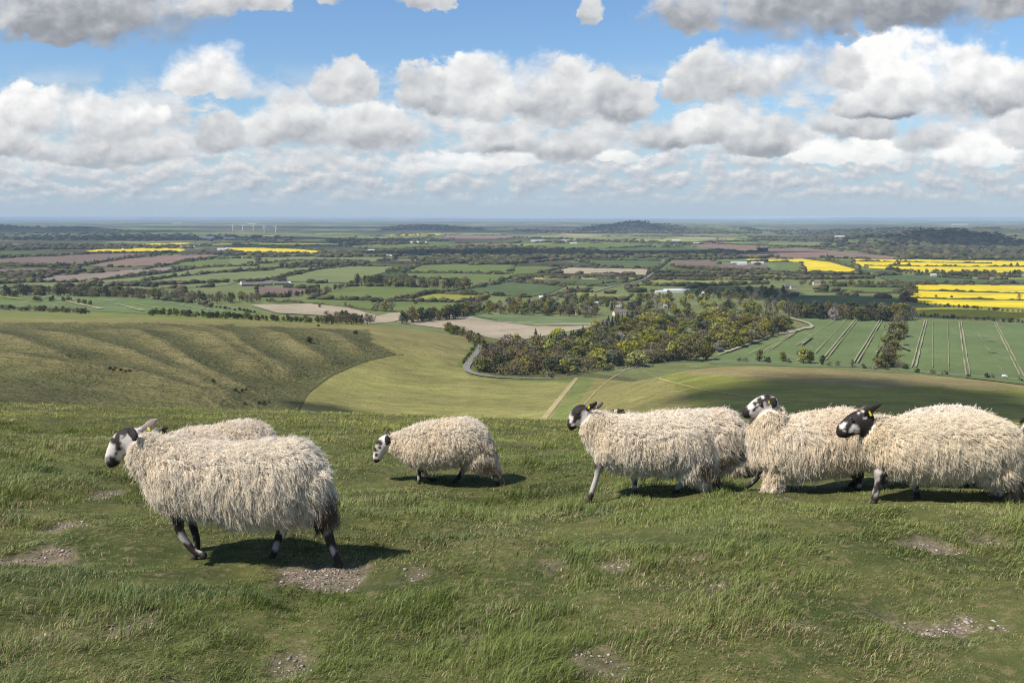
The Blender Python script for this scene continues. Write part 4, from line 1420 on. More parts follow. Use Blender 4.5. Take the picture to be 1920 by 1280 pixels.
    me.color_attributes.new('col', 'FLOAT_COLOR', 'POINT').data.foreach_set('color', c4.ravel())
    me.polygons.foreach_set('use_smooth', np.ones(len(me.polygons), bool))
    me.materials.clear(); me.materials.append(M_BODY)
    root = empty('sheep', tuple(org))
    tag(root, sp['label'], 'sheep', 'sheep crossing the brow of the hill')
    b = bpy.data.objects.new('body', me); COL.objects.link(b); b.parent = root

    # hooves
    for f, dr, r in feet:
        dr = dr / (np.linalg.norm(dr) + 1e-9)
        hf = Flesh()
        q0 = f - dr * 0.012; q1 = f + dr * 0.022 + np.array([-0.012, 0, 0])
        hv = []
        for s in (-1, 1):
            c0 = q0 + np.array([0, s * r * 0.42, 0]); c1 = q1 + np.array([0, s * r * 0.5, 0])
            hf.loft([(*c0, r * 0.85, r * 0.42), (*((c0 + c1) / 2), r * 1.0, r * 0.5), (*c1, r * 0.9, r * 0.45)], 'hoof', 10, sub=2)
        mesh_obj('hoof', np.concatenate(hf.V), hf.F, M_HOOF, root, True)
    # eyes
    if 'eye' in sp:
        ex, ey, hw = sp['eye']
        for s in (-1, 1):
            c = pt(ex, ey, s * hw * K)
            bm = bmesh.new(); bmesh.ops.create_uvsphere(bm, u_segments=14, v_segments=10, radius=2.6 * K * sp.get('eyes', 1.0))
            ev = np.array([v_.co for v_ in bm.verts]) * np.array([1.25, 0.8, 0.85]) + c; ef = [tuple(v_.index for v_ in f_.verts) for f_ in bm.faces]; bm.free()
            mesh_obj('eye', ev, ef, M_EYE, root, True)
    for (tx, ty, yo, w_, h_, tilt) in sp.get('tags', []):
        c = pt(tx, ty, yo * K); w_ *= K; h_ *= K
        ca, sa = math.cos(tilt), math.sin(tilt)
        tv = []
        for yy in (-0.0015, 0.0015):
            for (sx, sz) in ((-0.6, 1), (0.6, 1), (1, 0.3), (1, -1), (-1, -1), (-1, 0.3)):
                X_, Z_ = sx * w_, sz * h_
                tv.append(c + np.array([X_ * ca - Z_ * sa, yy, X_ * sa + Z_ * ca]))
        tf = [(5, 4, 3, 2, 1, 0), (6, 7, 8, 9, 10, 11)] + [(i, (i + 1) % 6, 6 + (i + 1) % 6, 6 + i) for i in range(6)]
        mesh_obj('ear_tag', np.array(tv), tf, M_TAG, root)

    # ---- fleece
    me.calc_loop_triangles()
    nt_ = len(me.loop_triangles)
    tri = np.empty(nt_ * 3, np.int32); me.loop_triangles.foreach_get('vertices', tri); tri = tri.reshape(-1, 3)
    N = np.empty(n * 3, np.float32); me.vertices.foreach_get('normal', N); N = N.reshape(-1, 3)
    # smooth the normals a little more so locks do not fray along the voxel steps
    isw = np.isin(lab, ['wool', 'legwool'])
    tw = isw[tri].sum(1) >= 3
    tri = tri[tw]
    a, b_, c_ = V[tri[:, 0]], V[tri[:, 1]], V[tri[:, 2]]
    area = np.linalg.norm(np.cross(b_ - a, c_ - a), axis=1) / 2

    def sample(m):
        cdf = np.cumsum(area); t = np.searchsorted(cdf, rng.random(m) * cdf[-1])
        t = np.minimum(t, len(tri) - 1)
        r1 = np.sqrt(rng.random(m))[:, None]; r2 = rng.random(m)[:, None]
        w0, w1, w2 = 1 - r1, r1 * (1 - r2), r1 * r2
        P = a[t] * w0 + b_[t] * w1 + c_[t] * w2
        Q = N[tri[t, 0]] * w0 + N[tri[t, 1]] * w1 + N[tri[t, 2]] * w2
        Q /= np.linalg.norm(Q, axis=1)[:, None] + 1e-9
        return P, Q, isw[tri[t, 0]], (lab[tri[t, 0]] == 'legwool')

    nl = int(sp.get('locks', 2300) * 2.2); per = int(sp.get('per', 11) * 1.05)
    C, CN, _, CL = sample(nl)
    P, PN, _, PL = sample(nl * per)
    kd = kdtree.KDTree(nl)
    for i in range(nl): kd.insert(C[i], i)
    kd.balance()
    own = np.array([kd.find(p)[1] for p in P])
    # direction the locks hang
    Cw = C + org
    cpx, cpy = topix(Cw[:, 0], Cw[:, 1], Cw[:, 2])
    flow = np.zeros((nl, 3))
    up = smooth(0.25, 0.85, CN[:, 2])
    side = np.sign(CN[:, 1]); side[side == 0] = 1
    wob = fbm(C[:, 0] * 9 + sp['seed'], C[:, 2] * 9 + C[:, 1] * 4, 55 + sp['seed'], 3)
    wob2 = fbm(C[:, 0] * 22 + sp['seed'], C[:, 2] * 22 + C[:, 1] * 9, 65 + sp['seed'], 2)
    back = sp.get('back', 0.28)
    flow[:, 2] = -(1 - up) * 0.9 - 0.12
    flow[:, 1] = side * up * 0.35 + 0.18 * wob2
    flow[:, 0] = back + 1.0 * wob + 0.8 * wob2 + 0.5 * up
    flow += rng.normal(0, 0.16, (nl, 3))
    flow /= np.linalg.norm(flow, axis=1)[:, None]
    tang = flow - CN * (flow * CN).sum(1)[:, None] * 0.8
    tang /= np.linalg.norm(tang, axis=1)[:, None] + 1e-9
    low = smooth(-0.1, -0.75, CN[:, 2])
    Ln = sp.get('len', 0.10) * 0.9 * (0.62 + 0.2 * (1 - up) - 0.26 * low) * rng.uniform(0.65, 1.3, nl) * np.exp(0.6 * fbm(C[:, 0] * 6, C[:, 2] * 6 + C[:, 1] * 3, 75 + sp['seed'], 2))
    # shorter on the neck top and behind the head
    hx, hy = sp['head'][0][0], sp['head'][0][1]
    nearhead = smooth(0.30, 0.08, np.hypot(cpx - hx, cpy - hy) * K)
    Ln *= 1 - 0.6 * nearhead
    Ln = np.where(CL, Ln * 0.55, Ln)
    loft_ = (0.018 + 0.016 * rng.random(nl)) * (1 + 0.1 * up) * sp.get('fluff', 1.0) * (1 - 0.5 * nearhead)
    kpts = 8
    t = np.linspace(0, 1, kpts)
    ph = rng.uniform(0, 6.28, nl); amp = rng.uniform(0.004, 0.013, nl)
    binorm = np.cross(tang, CN)
    A = np.empty((nl, kpts, 3))
    for k, tk in enumerate(t):
        A[:, k] = (CN * (loft_ * math.sin(min(1.0, tk * 1.5) * math.pi / 2))[:, None] + tang * (Ln * tk)[:, None]
                   + np.array([0, 0, -1.0]) * (Ln * 0.22 * tk ** 2 * (1 - 0.3 * up))[:, None]
                   + binorm * (amp * np.sin(ph + tk * 7.5) * tk)[:, None] + CN * (amp * 0.8 * np.cos(ph * 1.7 + tk * 8.5) * tk)[:, None])
    relP = P - C[own]
    S = np.empty((len(P), kpts, 3))
    ls = rng.uniform(0.75, 1.12, len(P))
    jit = rng.normal(0, 1, (len(P), 3))
    stray = np.where(rng.random(len(P)) < 0.14, 2.4, 1.0)
    for k, tk in enumerate(t):
        conv = 1 - 0.56 * min(1.0, tk * 1.1) ** 0.9
        S[:, k] = C[own] + relP * conv + A[own, k] * ls[:, None] + jit * (0.0082 * tk * stray)[:, None]
    rad = np.linspace(1.0, 0.42, kpts)[None] * (sp.get('rad', 0.0015) * rng.uniform(0.75, 1.2, (len(P), 1)))
    tint_l = wool_c * np.clip(rng.normal(1.0, 0.10, (nl, 1)), 0.7, 1.15)
    # yellower low on the flank, grubby round the tail, paler along the back
    g1 = smooth(0.0, 0.5, fbm(C[:, 0] * 5, C[:, 2] * 5, 85 + sp['seed'], 3) + 0.25 * (1 - up))[:, None]
    tint_l = tint_l * (1 - 0.22 * g1) + tint_l * np.array([0.98, 0.86, 0.66]) * 0.22 * g1
    tint_l = tint_l * (1 + np.array([0.02, 0.03, 0.05]) * up[:, None])
    dirt = (smooth(0.05, 0.45, fbm(C[:, 0] * 7 + 2 * sp['seed'], C[:, 2] * 9 + C[:, 1] * 3, 95 + sp['seed'], 4)) * (1 - 0.75 * up))[:, None]
    tint_l = tint_l * (1 - 0.38 * dirt) + np.array([0.42, 0.35, 0.25]) * 0.38 * dirt
    for (bx, by, r, cc) in sp.get('grub', []):
        k = smooth(r * 1.3, r * 0.4, np.hypot(cpx - bx, cpy - by) + 5 * wob)[:, None]
        tint_l = tint_l * (1 - k) + np.array(cc) * k
    tint = tint_l[own]
    tint = np.clip(tint * np.minimum(1.0, 0.9 / tint.max(1))[:, None], 0.01, 0.9)
    hair_object('fleece', S, rad, tint, M_WOOL, root)
    return root


def leg(y, p, **k): return dict(y=y, p=p, **k)


DARKW = (0.10, 0.075, 0.05)
SHEEP = [
    dict(label='large white faced sheep trotting past the bare chalk scrapes, its far ear raised', d=5.85, seed=1, cx=430, cy=1030,
         torso=[(276, 890, 34, 34), (296, 897, 58, 52), (330, 905, 74, 64), (390, 912, 76, 72), (450, 915, 76, 77), (510, 915, 84, 77), (560, 908, 75, 68), (594, 905, 50, 52), (608, 912, 26, 26)],
         neck=[(318, 872, 52, 44), (290, 858, 42, 36), (268, 842, 34, 28), (256, 832, 27, 22)],
         head=[(252, 827, 25, 20), (240, 823, 22, 20), (228, 830, 20, 18.5), (219, 843, 17, 15), (213, 857, 15.5, 13), (209.5, 867, 13, 12.5), (208, 872, 8, 9)],
         ears=[(-1, [(240, 806, 6, 18), (246, 808, 9.5, 26), (251, 816, 9, 32), (253, 826, 5, 35)]), (1, [(262, 806, 6, 12), (276, 799, 8.5, 15), (287, 791, 8, 17), (296, 784, 2.5, 18)])],
         farear=(0.30, 0.235, 0.215),
         spots=[(238, 805, 11, 0), (226, 813, 10, 0), (213, 826, 7, 0), (220, 820, 6, 0), (221, 830, 6.5, 0), (222, 840, 6, 0), (218, 850, 3.5, 0), (227, 818, 2.5, 0.8), (209, 866, 12, 0), (219, 873, 12, 0), (200, 860, 5, 0.3), (244, 815, 5, 1), (243, 835, 12, 1), (229, 855, 10, 1)],
         eye=(222, 829.5, 16.5), tags=[(278.5, 803.5, 2, 2.2, 3.4, 0.3)],
         breech=[[(572, 912, 40), (594, 940, 27), (606, 964, 12)]],
         legs=[leg(-0.12, [(335, 960, 24), (336, 990, 14), (350, 1017, 8.5), (366, 1034, 7.5), (381, 1040, 8)], plant=False),
               leg(0.10, [(352, 960, 22), (364, 990, 12), (369, 1012, 8), (366, 1032, 7)]),
               leg(0.09, [(548, 950, 32), (530, 990, 17), (520, 1010, 9), (512, 1034, 8)]),
               leg(-0.10, [(585, 920, 42), (606, 962, 24), (613, 985, 13), (624, 1006, 9), (636, 1026, 8.5)])],
         locks=3100, per=12, len=0.112, grub=[(612, 940, 28, (0.2, 0.15, 0.1)), (600, 975, 20, (0.08, 0.06, 0.045))], legwhite=-0.12, fluff=1.0),
    dict(label='sheep half hidden behind the large trotting sheep, only its woolly back clear', d=7.5, seed=2, cx=420, cy=965,
         torso=[(318, 850, 34, 30), (345, 852, 48, 42), (395, 855, 50, 48), (440, 851, 55, 50), (480, 850, 54, 48), (506, 853, 40, 38), (518, 860, 22, 22)],
         neck=[(350, 845, 36, 30), (325, 836, 27, 24), (308, 828, 18, 17)],
         head=[(306, 818, 15, 13), (297, 818, 14, 13), (289, 828, 12, 11), (283, 838, 9, 8.5), (280, 844, 7, 7)],
         ears=[(-1, [(304, 806, 4, 11), (310, 802, 5.5, 13), (316, 803, 2, 14)])], face='black', spots=[(290, 836, 5, 1)],
         eye=(294, 822, 11), tags=[(302, 810, -14, 1.2, 2.2, -0.3)],
         legs=[leg(-0.1, [(355, 900, 16), (352, 930, 9), (350, 962, 6)]), leg(0.1, [(372, 900, 16), (380, 930, 9), (384, 960, 6)]),
               leg(-0.1, [(490, 890, 24), (494, 925, 12), (498, 960, 6)]), leg(0.1, [(470, 890, 24), (470, 925, 12), (466, 958, 6)])],
         locks=1300, per=10, len=0.085, wool=(0.88, 0.81, 0.70), back=0.2),
    dict(label='small sheep walking alone in the middle with its mottled head lowered', d=9.7, seed=3, lift=0.21, shrink=0.76, cx=840, cy=900,
         torso=[(750, 838, 20, 20), (766, 841, 38, 32), (792, 843, 46, 40), (820, 841, 49, 43), (850, 838, 49, 44), (880, 835, 47, 42), (904, 838, 38, 36), (919, 846, 22, 22)],
         neck=[(785, 836, 36, 32), (764, 833, 28, 24), (745, 830, 19, 16), (733, 829, 15, 13)],
         head=[(729, 828, 14.5, 12), (720, 831, 13.5, 12), (714, 841, 12, 10.5), (709, 853, 9.5, 8.5), (706.5, 860, 8, 7.5), (705, 864, 5, 5.5)],
         ears=[(-1, [(723, 818, 3.5, 11), (726, 820, 5.5, 13), (727, 828, 4.5, 14), (726, 833, 2, 14)]), (1, [(722, 814, 3.5, 9), (724, 808, 3.5, 11), (727, 806, 2, 12)])],
         farear=(0.1, 0.08, 0.07), spots=[(710, 830, 7, 0), (704, 842, 6, 0), (708, 838, 4.5, 0.6), (706, 853, 3.5, 0), (704, 866, 7, 0), (710, 868, 5, 0), (720, 842, 6, 1)],
         eye=(712, 838, 10),
         breech=[[(898, 850, 26), (914, 868, 17), (927, 884, 8)]],
         legs=[leg(-0.10, [(787, 872, 14), (786, 886, 7), (786, 897, 4.5), (786, 907, 4.5)]),
               leg(0.10, [(795, 876, 13), (799, 890, 6.5), (808, 898, 4.5), (817, 900, 4.5)], plant=False),
               leg(0.10, [(876, 862, 22), (868, 882, 9), (860, 893, 5), (854, 899, 5)]),
               leg(-0.10, [(905, 850, 28), (916, 872, 16), (925, 884, 9), (931, 892, 6), (934, 900, 5)])],
         locks=1900, per=11, len=0.085, legwhite=-0.02, grub=[(928, 832, 12, (0.05, 0.04, 0.03)), (912, 868, 14, (0.42, 0.31, 0.19)), (930, 885, 12, (0.30, 0.2, 0.12)), (900, 838, 10, (0.36, 0.30, 0.22))], rad=0.0018),
    dict(label='black crowned sheep with a white cheek, stretching one foreleg forward', d=8.05, seed=4, lift=0.23, shrink=0.74, cx=1220, cy=920,
         torso=[(1110, 828, 34, 30), (1126, 838, 50, 42), (1160, 844, 59, 52), (1200, 845, 61, 55), (1245, 845, 62, 55), (1285, 845, 61, 53), (1314, 848, 52, 46), (1330, 856, 34, 32)],
         neck=[(1150, 822, 42, 36), (1128, 808, 34, 29), (1110, 794, 26, 23), (1099, 785, 19, 17)],
         head=[(1098, 778, 18, 15), (1089, 775, 17, 14.5), (1081, 783, 15, 12.5), (1075.5, 792, 11.5, 10.5), (1072.5, 799, 9.5, 9), (1071.5, 803, 6, 6.5)],
         ears=[(-1, [(1101, 767, 4.5, 13), (1108, 762, 6.5, 16), (1115, 757, 5.5, 18), (1119, 753, 2, 19)]), (1, [(1112, 766, 4, 8), (1121, 762, 5, 11), (1128, 756, 4, 12), (1132, 752, 1.5, 13)])],
         farear=(0.14, 0.11, 0.105), spots=[(1088, 762, 13, 0), (1080, 772, 11, 0), (1084, 785, 8, 0), (1076, 780, 6, 0), (1078, 790, 5, 0), (1064, 792, 8, 0), (1071, 801, 9, 0), (1078, 803, 5, 0), (1072, 783, 3.5, 1), (1070, 789, 3, 1), (1075, 796, 3, 1), (1094, 775, 3, 0.6), (1087, 793, 6, 1), (1094, 785, 5, 1)],
         eye=(1085, 774, 13.5), tags=[(1104, 763, -17, 1.8, 3.0, -0.25)],
         breech=[[(1300, 862, 36), (1322, 886, 20), (1335, 900, 9)]],
         legs=[leg(-0.10, [(1124, 872, 17), (1119, 888, 8), (1112, 904, 6), (1105, 919, 6)]),
               leg(0.10, [(1188, 885, 17), (1190, 905, 8), (1190, 917, 6), (1191, 928, 6)]),
               leg(-0.10, [(1310, 878, 30), (1330, 898, 15), (1337, 910, 8), (1344, 922, 6)]),
               leg(0.10, [(1290, 885, 22), (1280, 905, 10), (1273, 915, 6.5), (1268, 924, 6)])],
         locks=2500, per=11, len=0.105, legwhite=0.3, grub=[(1338, 890, 16, (0.12, 0.09, 0.06)), (1322, 870, 14, (0.34, 0.27, 0.19))], rad=0.0016),
    dict(label='sheep hidden behind the foreleg stretching one, only dark forehead and rump showing', d=9.0, seed=5, lift=0.23, shrink=0.74, cx=1300, cy=905,
         torso=[(1172, 820, 30, 28), (1197, 830, 48, 40), (1232, 834, 58, 48), (1277, 834, 60, 52), (1322, 834, 62, 53), (1365, 834, 62, 51), (1390, 840, 48, 42), (1402, 850, 30, 28)],
         neck=[(1200, 812, 36, 30), (1182, 800, 26, 22), (1167, 790, 18, 16)],
         head=[(1164, 783, 14.5, 13), (1155, 780, 14, 12.5), (1146, 788, 12, 10.5), (1140, 797, 9, 8.5), (1137, 803, 7, 7)],
         ears=[(-1, [(1159, 772, 3.5, 11), (1164, 770, 5, 13), (1170, 768, 2, 14)])], face='black', spots=[(1152, 778, 3, 0.8), (1150, 786, 4, 1), (1157, 785, 4, 1), (1155, 770, 3, 1)],
         eye=(1150, 781, 11.5), tags=[(1155, 771.5, -14, 1.4, 3.0, 0.5)],
         breech=[[(1380, 866, 30), (1396, 892, 13)]],
         legs=[leg(-0.1, [(1210, 880, 16), (1207, 900, 8), (1205, 918, 5.5)]), leg(0.1, [(1230, 880, 16), (1236, 900, 8), (1238, 915, 5.5)]),
               leg(-0.1, [(1385, 880, 26), (1396, 897, 12), (1400, 912, 6)]), leg(0.1, [(1360, 880, 24), (1352, 898, 11), (1348, 912, 6)])],
         locks=1900, per=10, len=0.095, wool=(0.86, 0.785, 0.675), grub=[(1404, 890, 18, (0.1, 0.08, 0.06))], rad=0.0018),
    dict(label='sheep holding its mottled head high above the rump of the one ahead, shaggy neck ruff', d=8.0, seed=6, lift=0.20, shrink=0.77, cx=1530, cy=915,
         torso=[(1418, 836, 26, 24), (1432, 846, 50, 40), (1462, 850, 60, 48), (1505, 848, 66, 54), (1550, 842, 66, 56), (1590, 838, 66, 54), (1620, 840, 56, 46), (1640, 848, 34, 32)],
         neck=[(1455, 835, 46, 38), (1442, 808, 36, 30), (1443, 786, 29, 25), (1446, 770, 22, 20)],
         head=[(1447, 762, 18, 15), (1435, 757, 17, 15), (1421, 762, 15, 13), (1410, 769, 12.5, 11), (1401, 774.5, 11, 10), (1396.5, 777.5, 8, 8)],
         ears=[(-1, [(1444, 752, 4.5, 14), (1450, 750, 7, 17), (1453, 757, 6, 19), (1452, 763, 2.5, 19)]), (1, [(1446, 746, 4, 10), (1450, 744, 4, 13), (1453, 743, 2, 15)])],
         spots=[(1438, 746, 9, 0), (1426, 751, 8, 0), (1415, 757, 4.5, 0), (1428, 759, 5, 0), (1414, 768, 4, 0), (1419, 764, 3.5, 0), (1397, 772, 11, 0), (1401, 782, 8, 0), (1390, 768, 6, 0), (1440, 757, 5, 0.2), (1430, 744, 3, 1), (1408, 763, 5, 1), (1408, 773, 3, 1), (1425, 772, 8, 1)],
         eye=(1427, 758, 14.5), tags=[(1442, 753.5, -17, 1.3, 2.2, 0.2)],
         legs=[leg(-0.11, [(1455, 880, 30), (1452, 903, 18), (1446, 918, 10), (1439, 930, 6)], wool=True),
               leg(0.11, [(1432, 872, 14), (1424, 888, 8), (1415, 900, 6), (1406, 908, 6)], plant=False),
               leg(-0.10, [(1608, 870, 26), (1612, 890, 13), (1611, 902, 8), (1610, 918, 6.5)]),
               leg(0.10, [(1580, 875, 22), (1600, 892, 11), (1606, 902, 7), (1598, 918, 6)])],
         locks=2500, per=11, len=0.112, wool=(0.88, 0.795, 0.655), rad=0.0016, fluff=1.2, back=0.2),
    dict(label='black faced sheep with white spots on its nose and a yellow ear tag', d=7.2, seed=7, lift=0.23, shrink=0.74, cx=1780, cy=935,
         torso=[(1640, 846, 44, 40), (1665, 851, 62, 50), (1705, 855, 68, 59), (1755, 853, 68, 62), (1805, 851, 68, 62), (1855, 851, 67, 60), (1888, 854, 58, 50), (1908, 860, 40, 38)],
         neck=[(1690, 838, 52, 46), (1664, 824, 42, 36), (1643, 811, 32, 29), (1629, 802, 25, 22)],
         head=[(1625, 795, 24, 19), (1612, 791, 22, 19), (1598, 797, 19.5, 16.5), (1586, 804, 16, 14), (1578, 810, 13.5, 12.5), (1574, 813, 9, 9.5)],
         ears=[(-1, [(1622, 775, 5, 17), (1628, 771, 8.5, 20), (1636, 766, 8, 22), (1647, 760, 5, 22), (1653, 756, 2, 22)]), (1, [(1614, 768, 4, 12), (1620, 764, 4.5, 14), (1626, 762, 2, 15)])],
         face='black', spots=[(1579, 799, 5.5, 1), (1583, 794, 4, 1), (1602, 800, 5.5, 1), (1596, 807, 4.5, 1), (1606, 806, 6, 0.9), (1584, 808, 2, 0.8), (1619, 766, 6, 1), (1610, 774, 2.5, 0.7), (1622, 783, 3, 0.8)],
         eye=(1597, 785, 17.5), tags=[(1631.5, 775, -24, 1.8, 4.6, 0.45)],
         breech=[[(1868, 868, 40), (1884, 893, 25), (1892, 908, 12)]],
         legs=[leg(-0.11, [(1652, 885, 24), (1647, 908, 11), (1642, 925, 8), (1639, 944, 7.5)]),
               leg(0.10, [(1712, 895, 22), (1716, 915, 10), (1718, 932, 7), (1720, 948, 7)]),
               leg(-0.11, [(1880, 890, 40), (1874, 915, 20), (1872, 928, 11), (1866, 944, 9)]),
               leg(0.10, [(1905, 880, 36), (1912, 905, 18), (1916, 922, 10), (1917, 938, 9)])],
         locks=2800, per=12, len=0.10, wool=(0.87, 0.775, 0.61), legwhite=-0.05, grub=[(1912, 890, 16, (0.1, 0.08, 0.055)), (1890, 905, 16, (0.28, 0.22, 0.14))], rad=0.0016, back=0.45),
    dict(label='sheep standing close behind the black faced one, only its pale back and dark legs visible', d=8.2, seed=8, lift=0.23, shrink=0.74, cx=1780, cy=925,
         torso=[(1668, 832, 36, 32), (1692, 834, 54, 42), (1742, 832, 62, 50), (1792, 830, 63, 52), (1838, 834, 59, 50), (1866, 842, 46, 40), (1882, 852, 26, 26)],
         neck=[(1702, 826, 40, 34), (1682, 818, 30, 26), (1670, 812, 22, 20)],
         head=[(1667, 808, 16, 14), (1657, 810, 15, 14), (1648, 820, 13, 11.5), (1642, 829, 10, 9.5), (1639, 835, 7.5, 8)],
         ears=[], face='black', spots=[(1648, 822, 4, 1)], eye=(1653, 812, 12),
         legs=[leg(-0.1, [(1735, 880, 18), (1738, 900, 9), (1739, 918, 6.5)]), leg(0.1, [(1715, 885, 18), (1712, 905, 8), (1708, 918, 6.5)]),
               leg(-0.1, [(1825, 880, 26), (1815, 900, 12), (1811, 916, 7)]), leg(0.1, [(1845, 880, 26), (1852, 900, 12), (1854, 916, 7)])],
         locks=1700, per=10, len=0.09, wool=(0.87, 0.79, 0.67), rad=0.0024, back=0.4),
    dict(label='sheep entering behind the black faced one, only its face at the border of the view', d=7.4, seed=9, cx=2060, cy=945,
         torso=[(1972, 850, 40, 36), (1996, 856, 60, 50), (2050, 856, 66, 60), (2110, 854, 66, 60), (2160, 856, 62, 54), (2196, 862, 40, 38)],
         neck=[(2010, 836, 46, 40), (1984, 818, 36, 32), (1966, 804, 27, 24)],
         head=[(1962, 797, 22, 18), (1950, 793, 20, 17), (1938, 799, 17, 15), (1928, 806, 13, 12), (1921, 811, 11, 10)],
         ears=[(-1, [(1954, 778, 5, 16), (1944, 776, 7, 20), (1932, 782, 6, 24), (1918, 787, 5, 26), (1913, 794, 3, 26)]), (1, [(1960, 776, 4, 10), (1966, 770, 4, 12), (1972, 766, 2, 13)])],
         face='white', spots=[(1924, 808, 9, 0), (1944, 790, 7, 0)], eye=(1943, 790, 16),
         legs=[leg(-0.11, [(2000, 890, 24), (1990, 915, 11), (1985, 948, 7)]), leg(0.10, [(2030, 890, 22), (2036, 915, 10), (2040, 946, 7)]),
               leg(-0.11, [(2150, 890, 36), (2156, 915, 16), (2160, 945, 8)]), leg(0.10, [(2130, 890, 32), (2126, 915, 14), (2122, 944, 8)])],
         locks=700, per=9, len=0.1, rad=0.003),
]
for sp in SHEEP: make_sheep(sp)
# ------------------------------------------------------------------ trees, hedges, far woods
def leaf_mat(name, col, var=0.2, transl=0.25):
    m, nt = new_mat(name)
    a = nt.n('ShaderNodeAttribute', attribute_name='col')
    oi = nt.n('ShaderNodeObjectInfo')
    f = nt.remap(oi.outputs['Random'], 0, 1, 1 - var, 1 + var, False)
    c = nt.mix(1.0, col, a.outputs['Color'], 'MULTIPLY')
    c = nt.mix(1.0, c, nt.n('ShaderNodeCombineXYZ', {0: f, 1: f, 2: f}), 'MULTIPLY')
    hs = nt.n('ShaderNodeHueSaturation', {'Hue': nt.remap(nt.m('FRACT', nt.m('MULTIPLY', oi.outputs['Random'], 7.31)), 0, 1, 0.478, 0.522, False), 'Saturation': nt.remap(nt.m('FRACT', nt.m('MULTIPLY', oi.outputs['Random'], 13.7)), 0, 1, 0.75, 1.15, False), 'Color': c})
    p = nt.n('ShaderNodeBsdfPrincipled', {'Base Color': hs.outputs[0], 'Roughness': 0.8, 'Specular IOR Level': 0.15})
    tr = nt.n('ShaderNodeBsdfTranslucent', {'Color': hs.outputs[0]})
    out_surface(nt, nt.n('ShaderNodeMixShader', {0: transl, 1: p.outputs[0], 2: tr.outputs[0]}))
    return m


LEAFCOL = {'olive': (0.165, 0.155, 0.036), 'lime': (0.26, 0.245, 0.036), 'brown': (0.145, 0.116, 0.062), 'dark': (0.07, 0.078, 0.028), 'conifer': (0.026, 0.034, 0.02), 'grey': (0.145, 0.148, 0.075), 'white': (0.33, 0.29, 0.25), 'gold': (0.30, 0.23, 0.05)}
LEAF = {
    'olive': leaf_mat('spring_leaf', LEAFCOL['olive']),
    'lime': leaf_mat('young_leaf', LEAFCOL['lime']),
    'brown': leaf_mat('bare_twig', LEAFCOL['brown'], 0.2, 0.1),
    'dark': leaf_mat('dark_leaf', LEAFCOL['dark']),
    'conifer': leaf_mat('conifer_needle', (0.026, 0.034, 0.02), 0.25, 0.05),
    'grey': leaf_mat('willow_leaf', (0.145, 0.148, 0.075)),
    'white': leaf_mat('white_blossom', (0.33, 0.29, 0.25), 0.2),
    'gold': leaf_mat('golden_leaf', (0.30, 0.23, 0.05), 0.15),
}
M_BARK = simple_mat('tree_bark', (0.075, 0.06, 0.045), 0.95, 0.3, 2.0, 0.1)


def cards(P, N, size, rng, aspect=1.0):
    n = len(P)
    a = rng.normal(0, 1, (n, 3)); a /= np.linalg.norm(a, axis=1)[:, None]
    nn = N + 0.9 * a; nn /= np.linalg.norm(nn, axis=1)[:, None]
    t = np.cross(nn, rng.normal(0, 1, (n, 3))); t /= np.linalg.norm(t, axis=1)[:, None] + 1e-9
    b = np.cross(nn, t)
    s = size[:, None]
    V = np.stack([P - t * s - b * s * aspect * 0.6, P + t * s * 0.8 - b * s * aspect, P + t * s + b * s * aspect * 0.7, P - t * s * 0.7 + b * s * aspect], 1)
    return V.reshape(-1, 3), (np.arange(n)[:, None] * 4 + np.arange(4)[None])


def crown_mesh(name, kind, shape, seed):
    """10 m tree crown out of leaf clumps gathered in uneven lobes"""
    rng = np.random.default_rng(seed)
    P, N, S, C = [], [], [], []
    if shape == 'cone':
        for k in range(430):
            h = rng.random() ** 1.25
            r = (1 - h) * 2.1 * (0.75 + 0.25 * math.sin(h * 38)) * rng.uniform(0.55, 1.05) + 0.06
            a = rng.uniform(0, 6.283)
            P.append((r * math.cos(a), r * math.sin(a), 0.6 + h * 9.4)); N.append((math.cos(a), math.sin(a), 0.5)); S.append(0.34 * (1.15 - h * 0.7)); C.append(rng.uniform(0.6, 1.35))
    else:
        if shape == 'round': lobes, zr, rx = 15, (2.0, 8.2), 3.3
        elif shape == 'tall': lobes, zr, rx = 13, (1.8, 8.6), 2.3
        elif shape == 'wide': lobes, zr, rx = 17, (1.9, 7.4), 4.3
        else: lobes, zr, rx = 11, (1.2, 5.2), 3.6     # bush
        for i in range(lobes):
            t = (i + 0.5) / lobes
            z = zr[0] + (zr[1] - zr[0]) * t
            w = math.sin(math.pi * min(1, 0.22 + 0.75 * t)) ** 0.7
            a = rng.uniform(0, 6.283); q = rx * w * math.sqrt(rng.random()) * 0.85
            c = np.array([q * math.cos(a), q * math.sin(a), z])
            lr = rng.uniform(1.2, 2.1) * (1.1 if shape == 'wide' else 1.0) * (0.8 if t > 0.8 else 1)
            n = 46 if kind != 'brown' else 40
            v = rng.normal(0, 1, (n, 3)); v /= np.linalg.norm(v, axis=1)[:, None]
            rr = lr * rng.uniform(0.45, 1.08, n) ** 0.6
            tone = rng.uniform(0.82, 1.18)
            P += list(c + v * rr[:, None] * np.array([1, 1, 0.85])); N += list(v); S += list(rng.uniform(0.24, 0.5, n) * (0.8 if kind == 'brown' else 1)); C += list(tone * rng.uniform(0.84, 1.16, n))
    P, N, S, C = map(np.array, (P, N, S, C))
    V, Fc = cards(P, N, S, rng, 0.75 if kind != 'brown' else 0.45)
    me_o = mesh_obj(name, V, Fc, LEAF[kind], cols=np.repeat(np.repeat(C[:, None], 3, 1), 4, 0))
    me = me_o.data
    bpy.data.objects.remove(me_o)
    return me


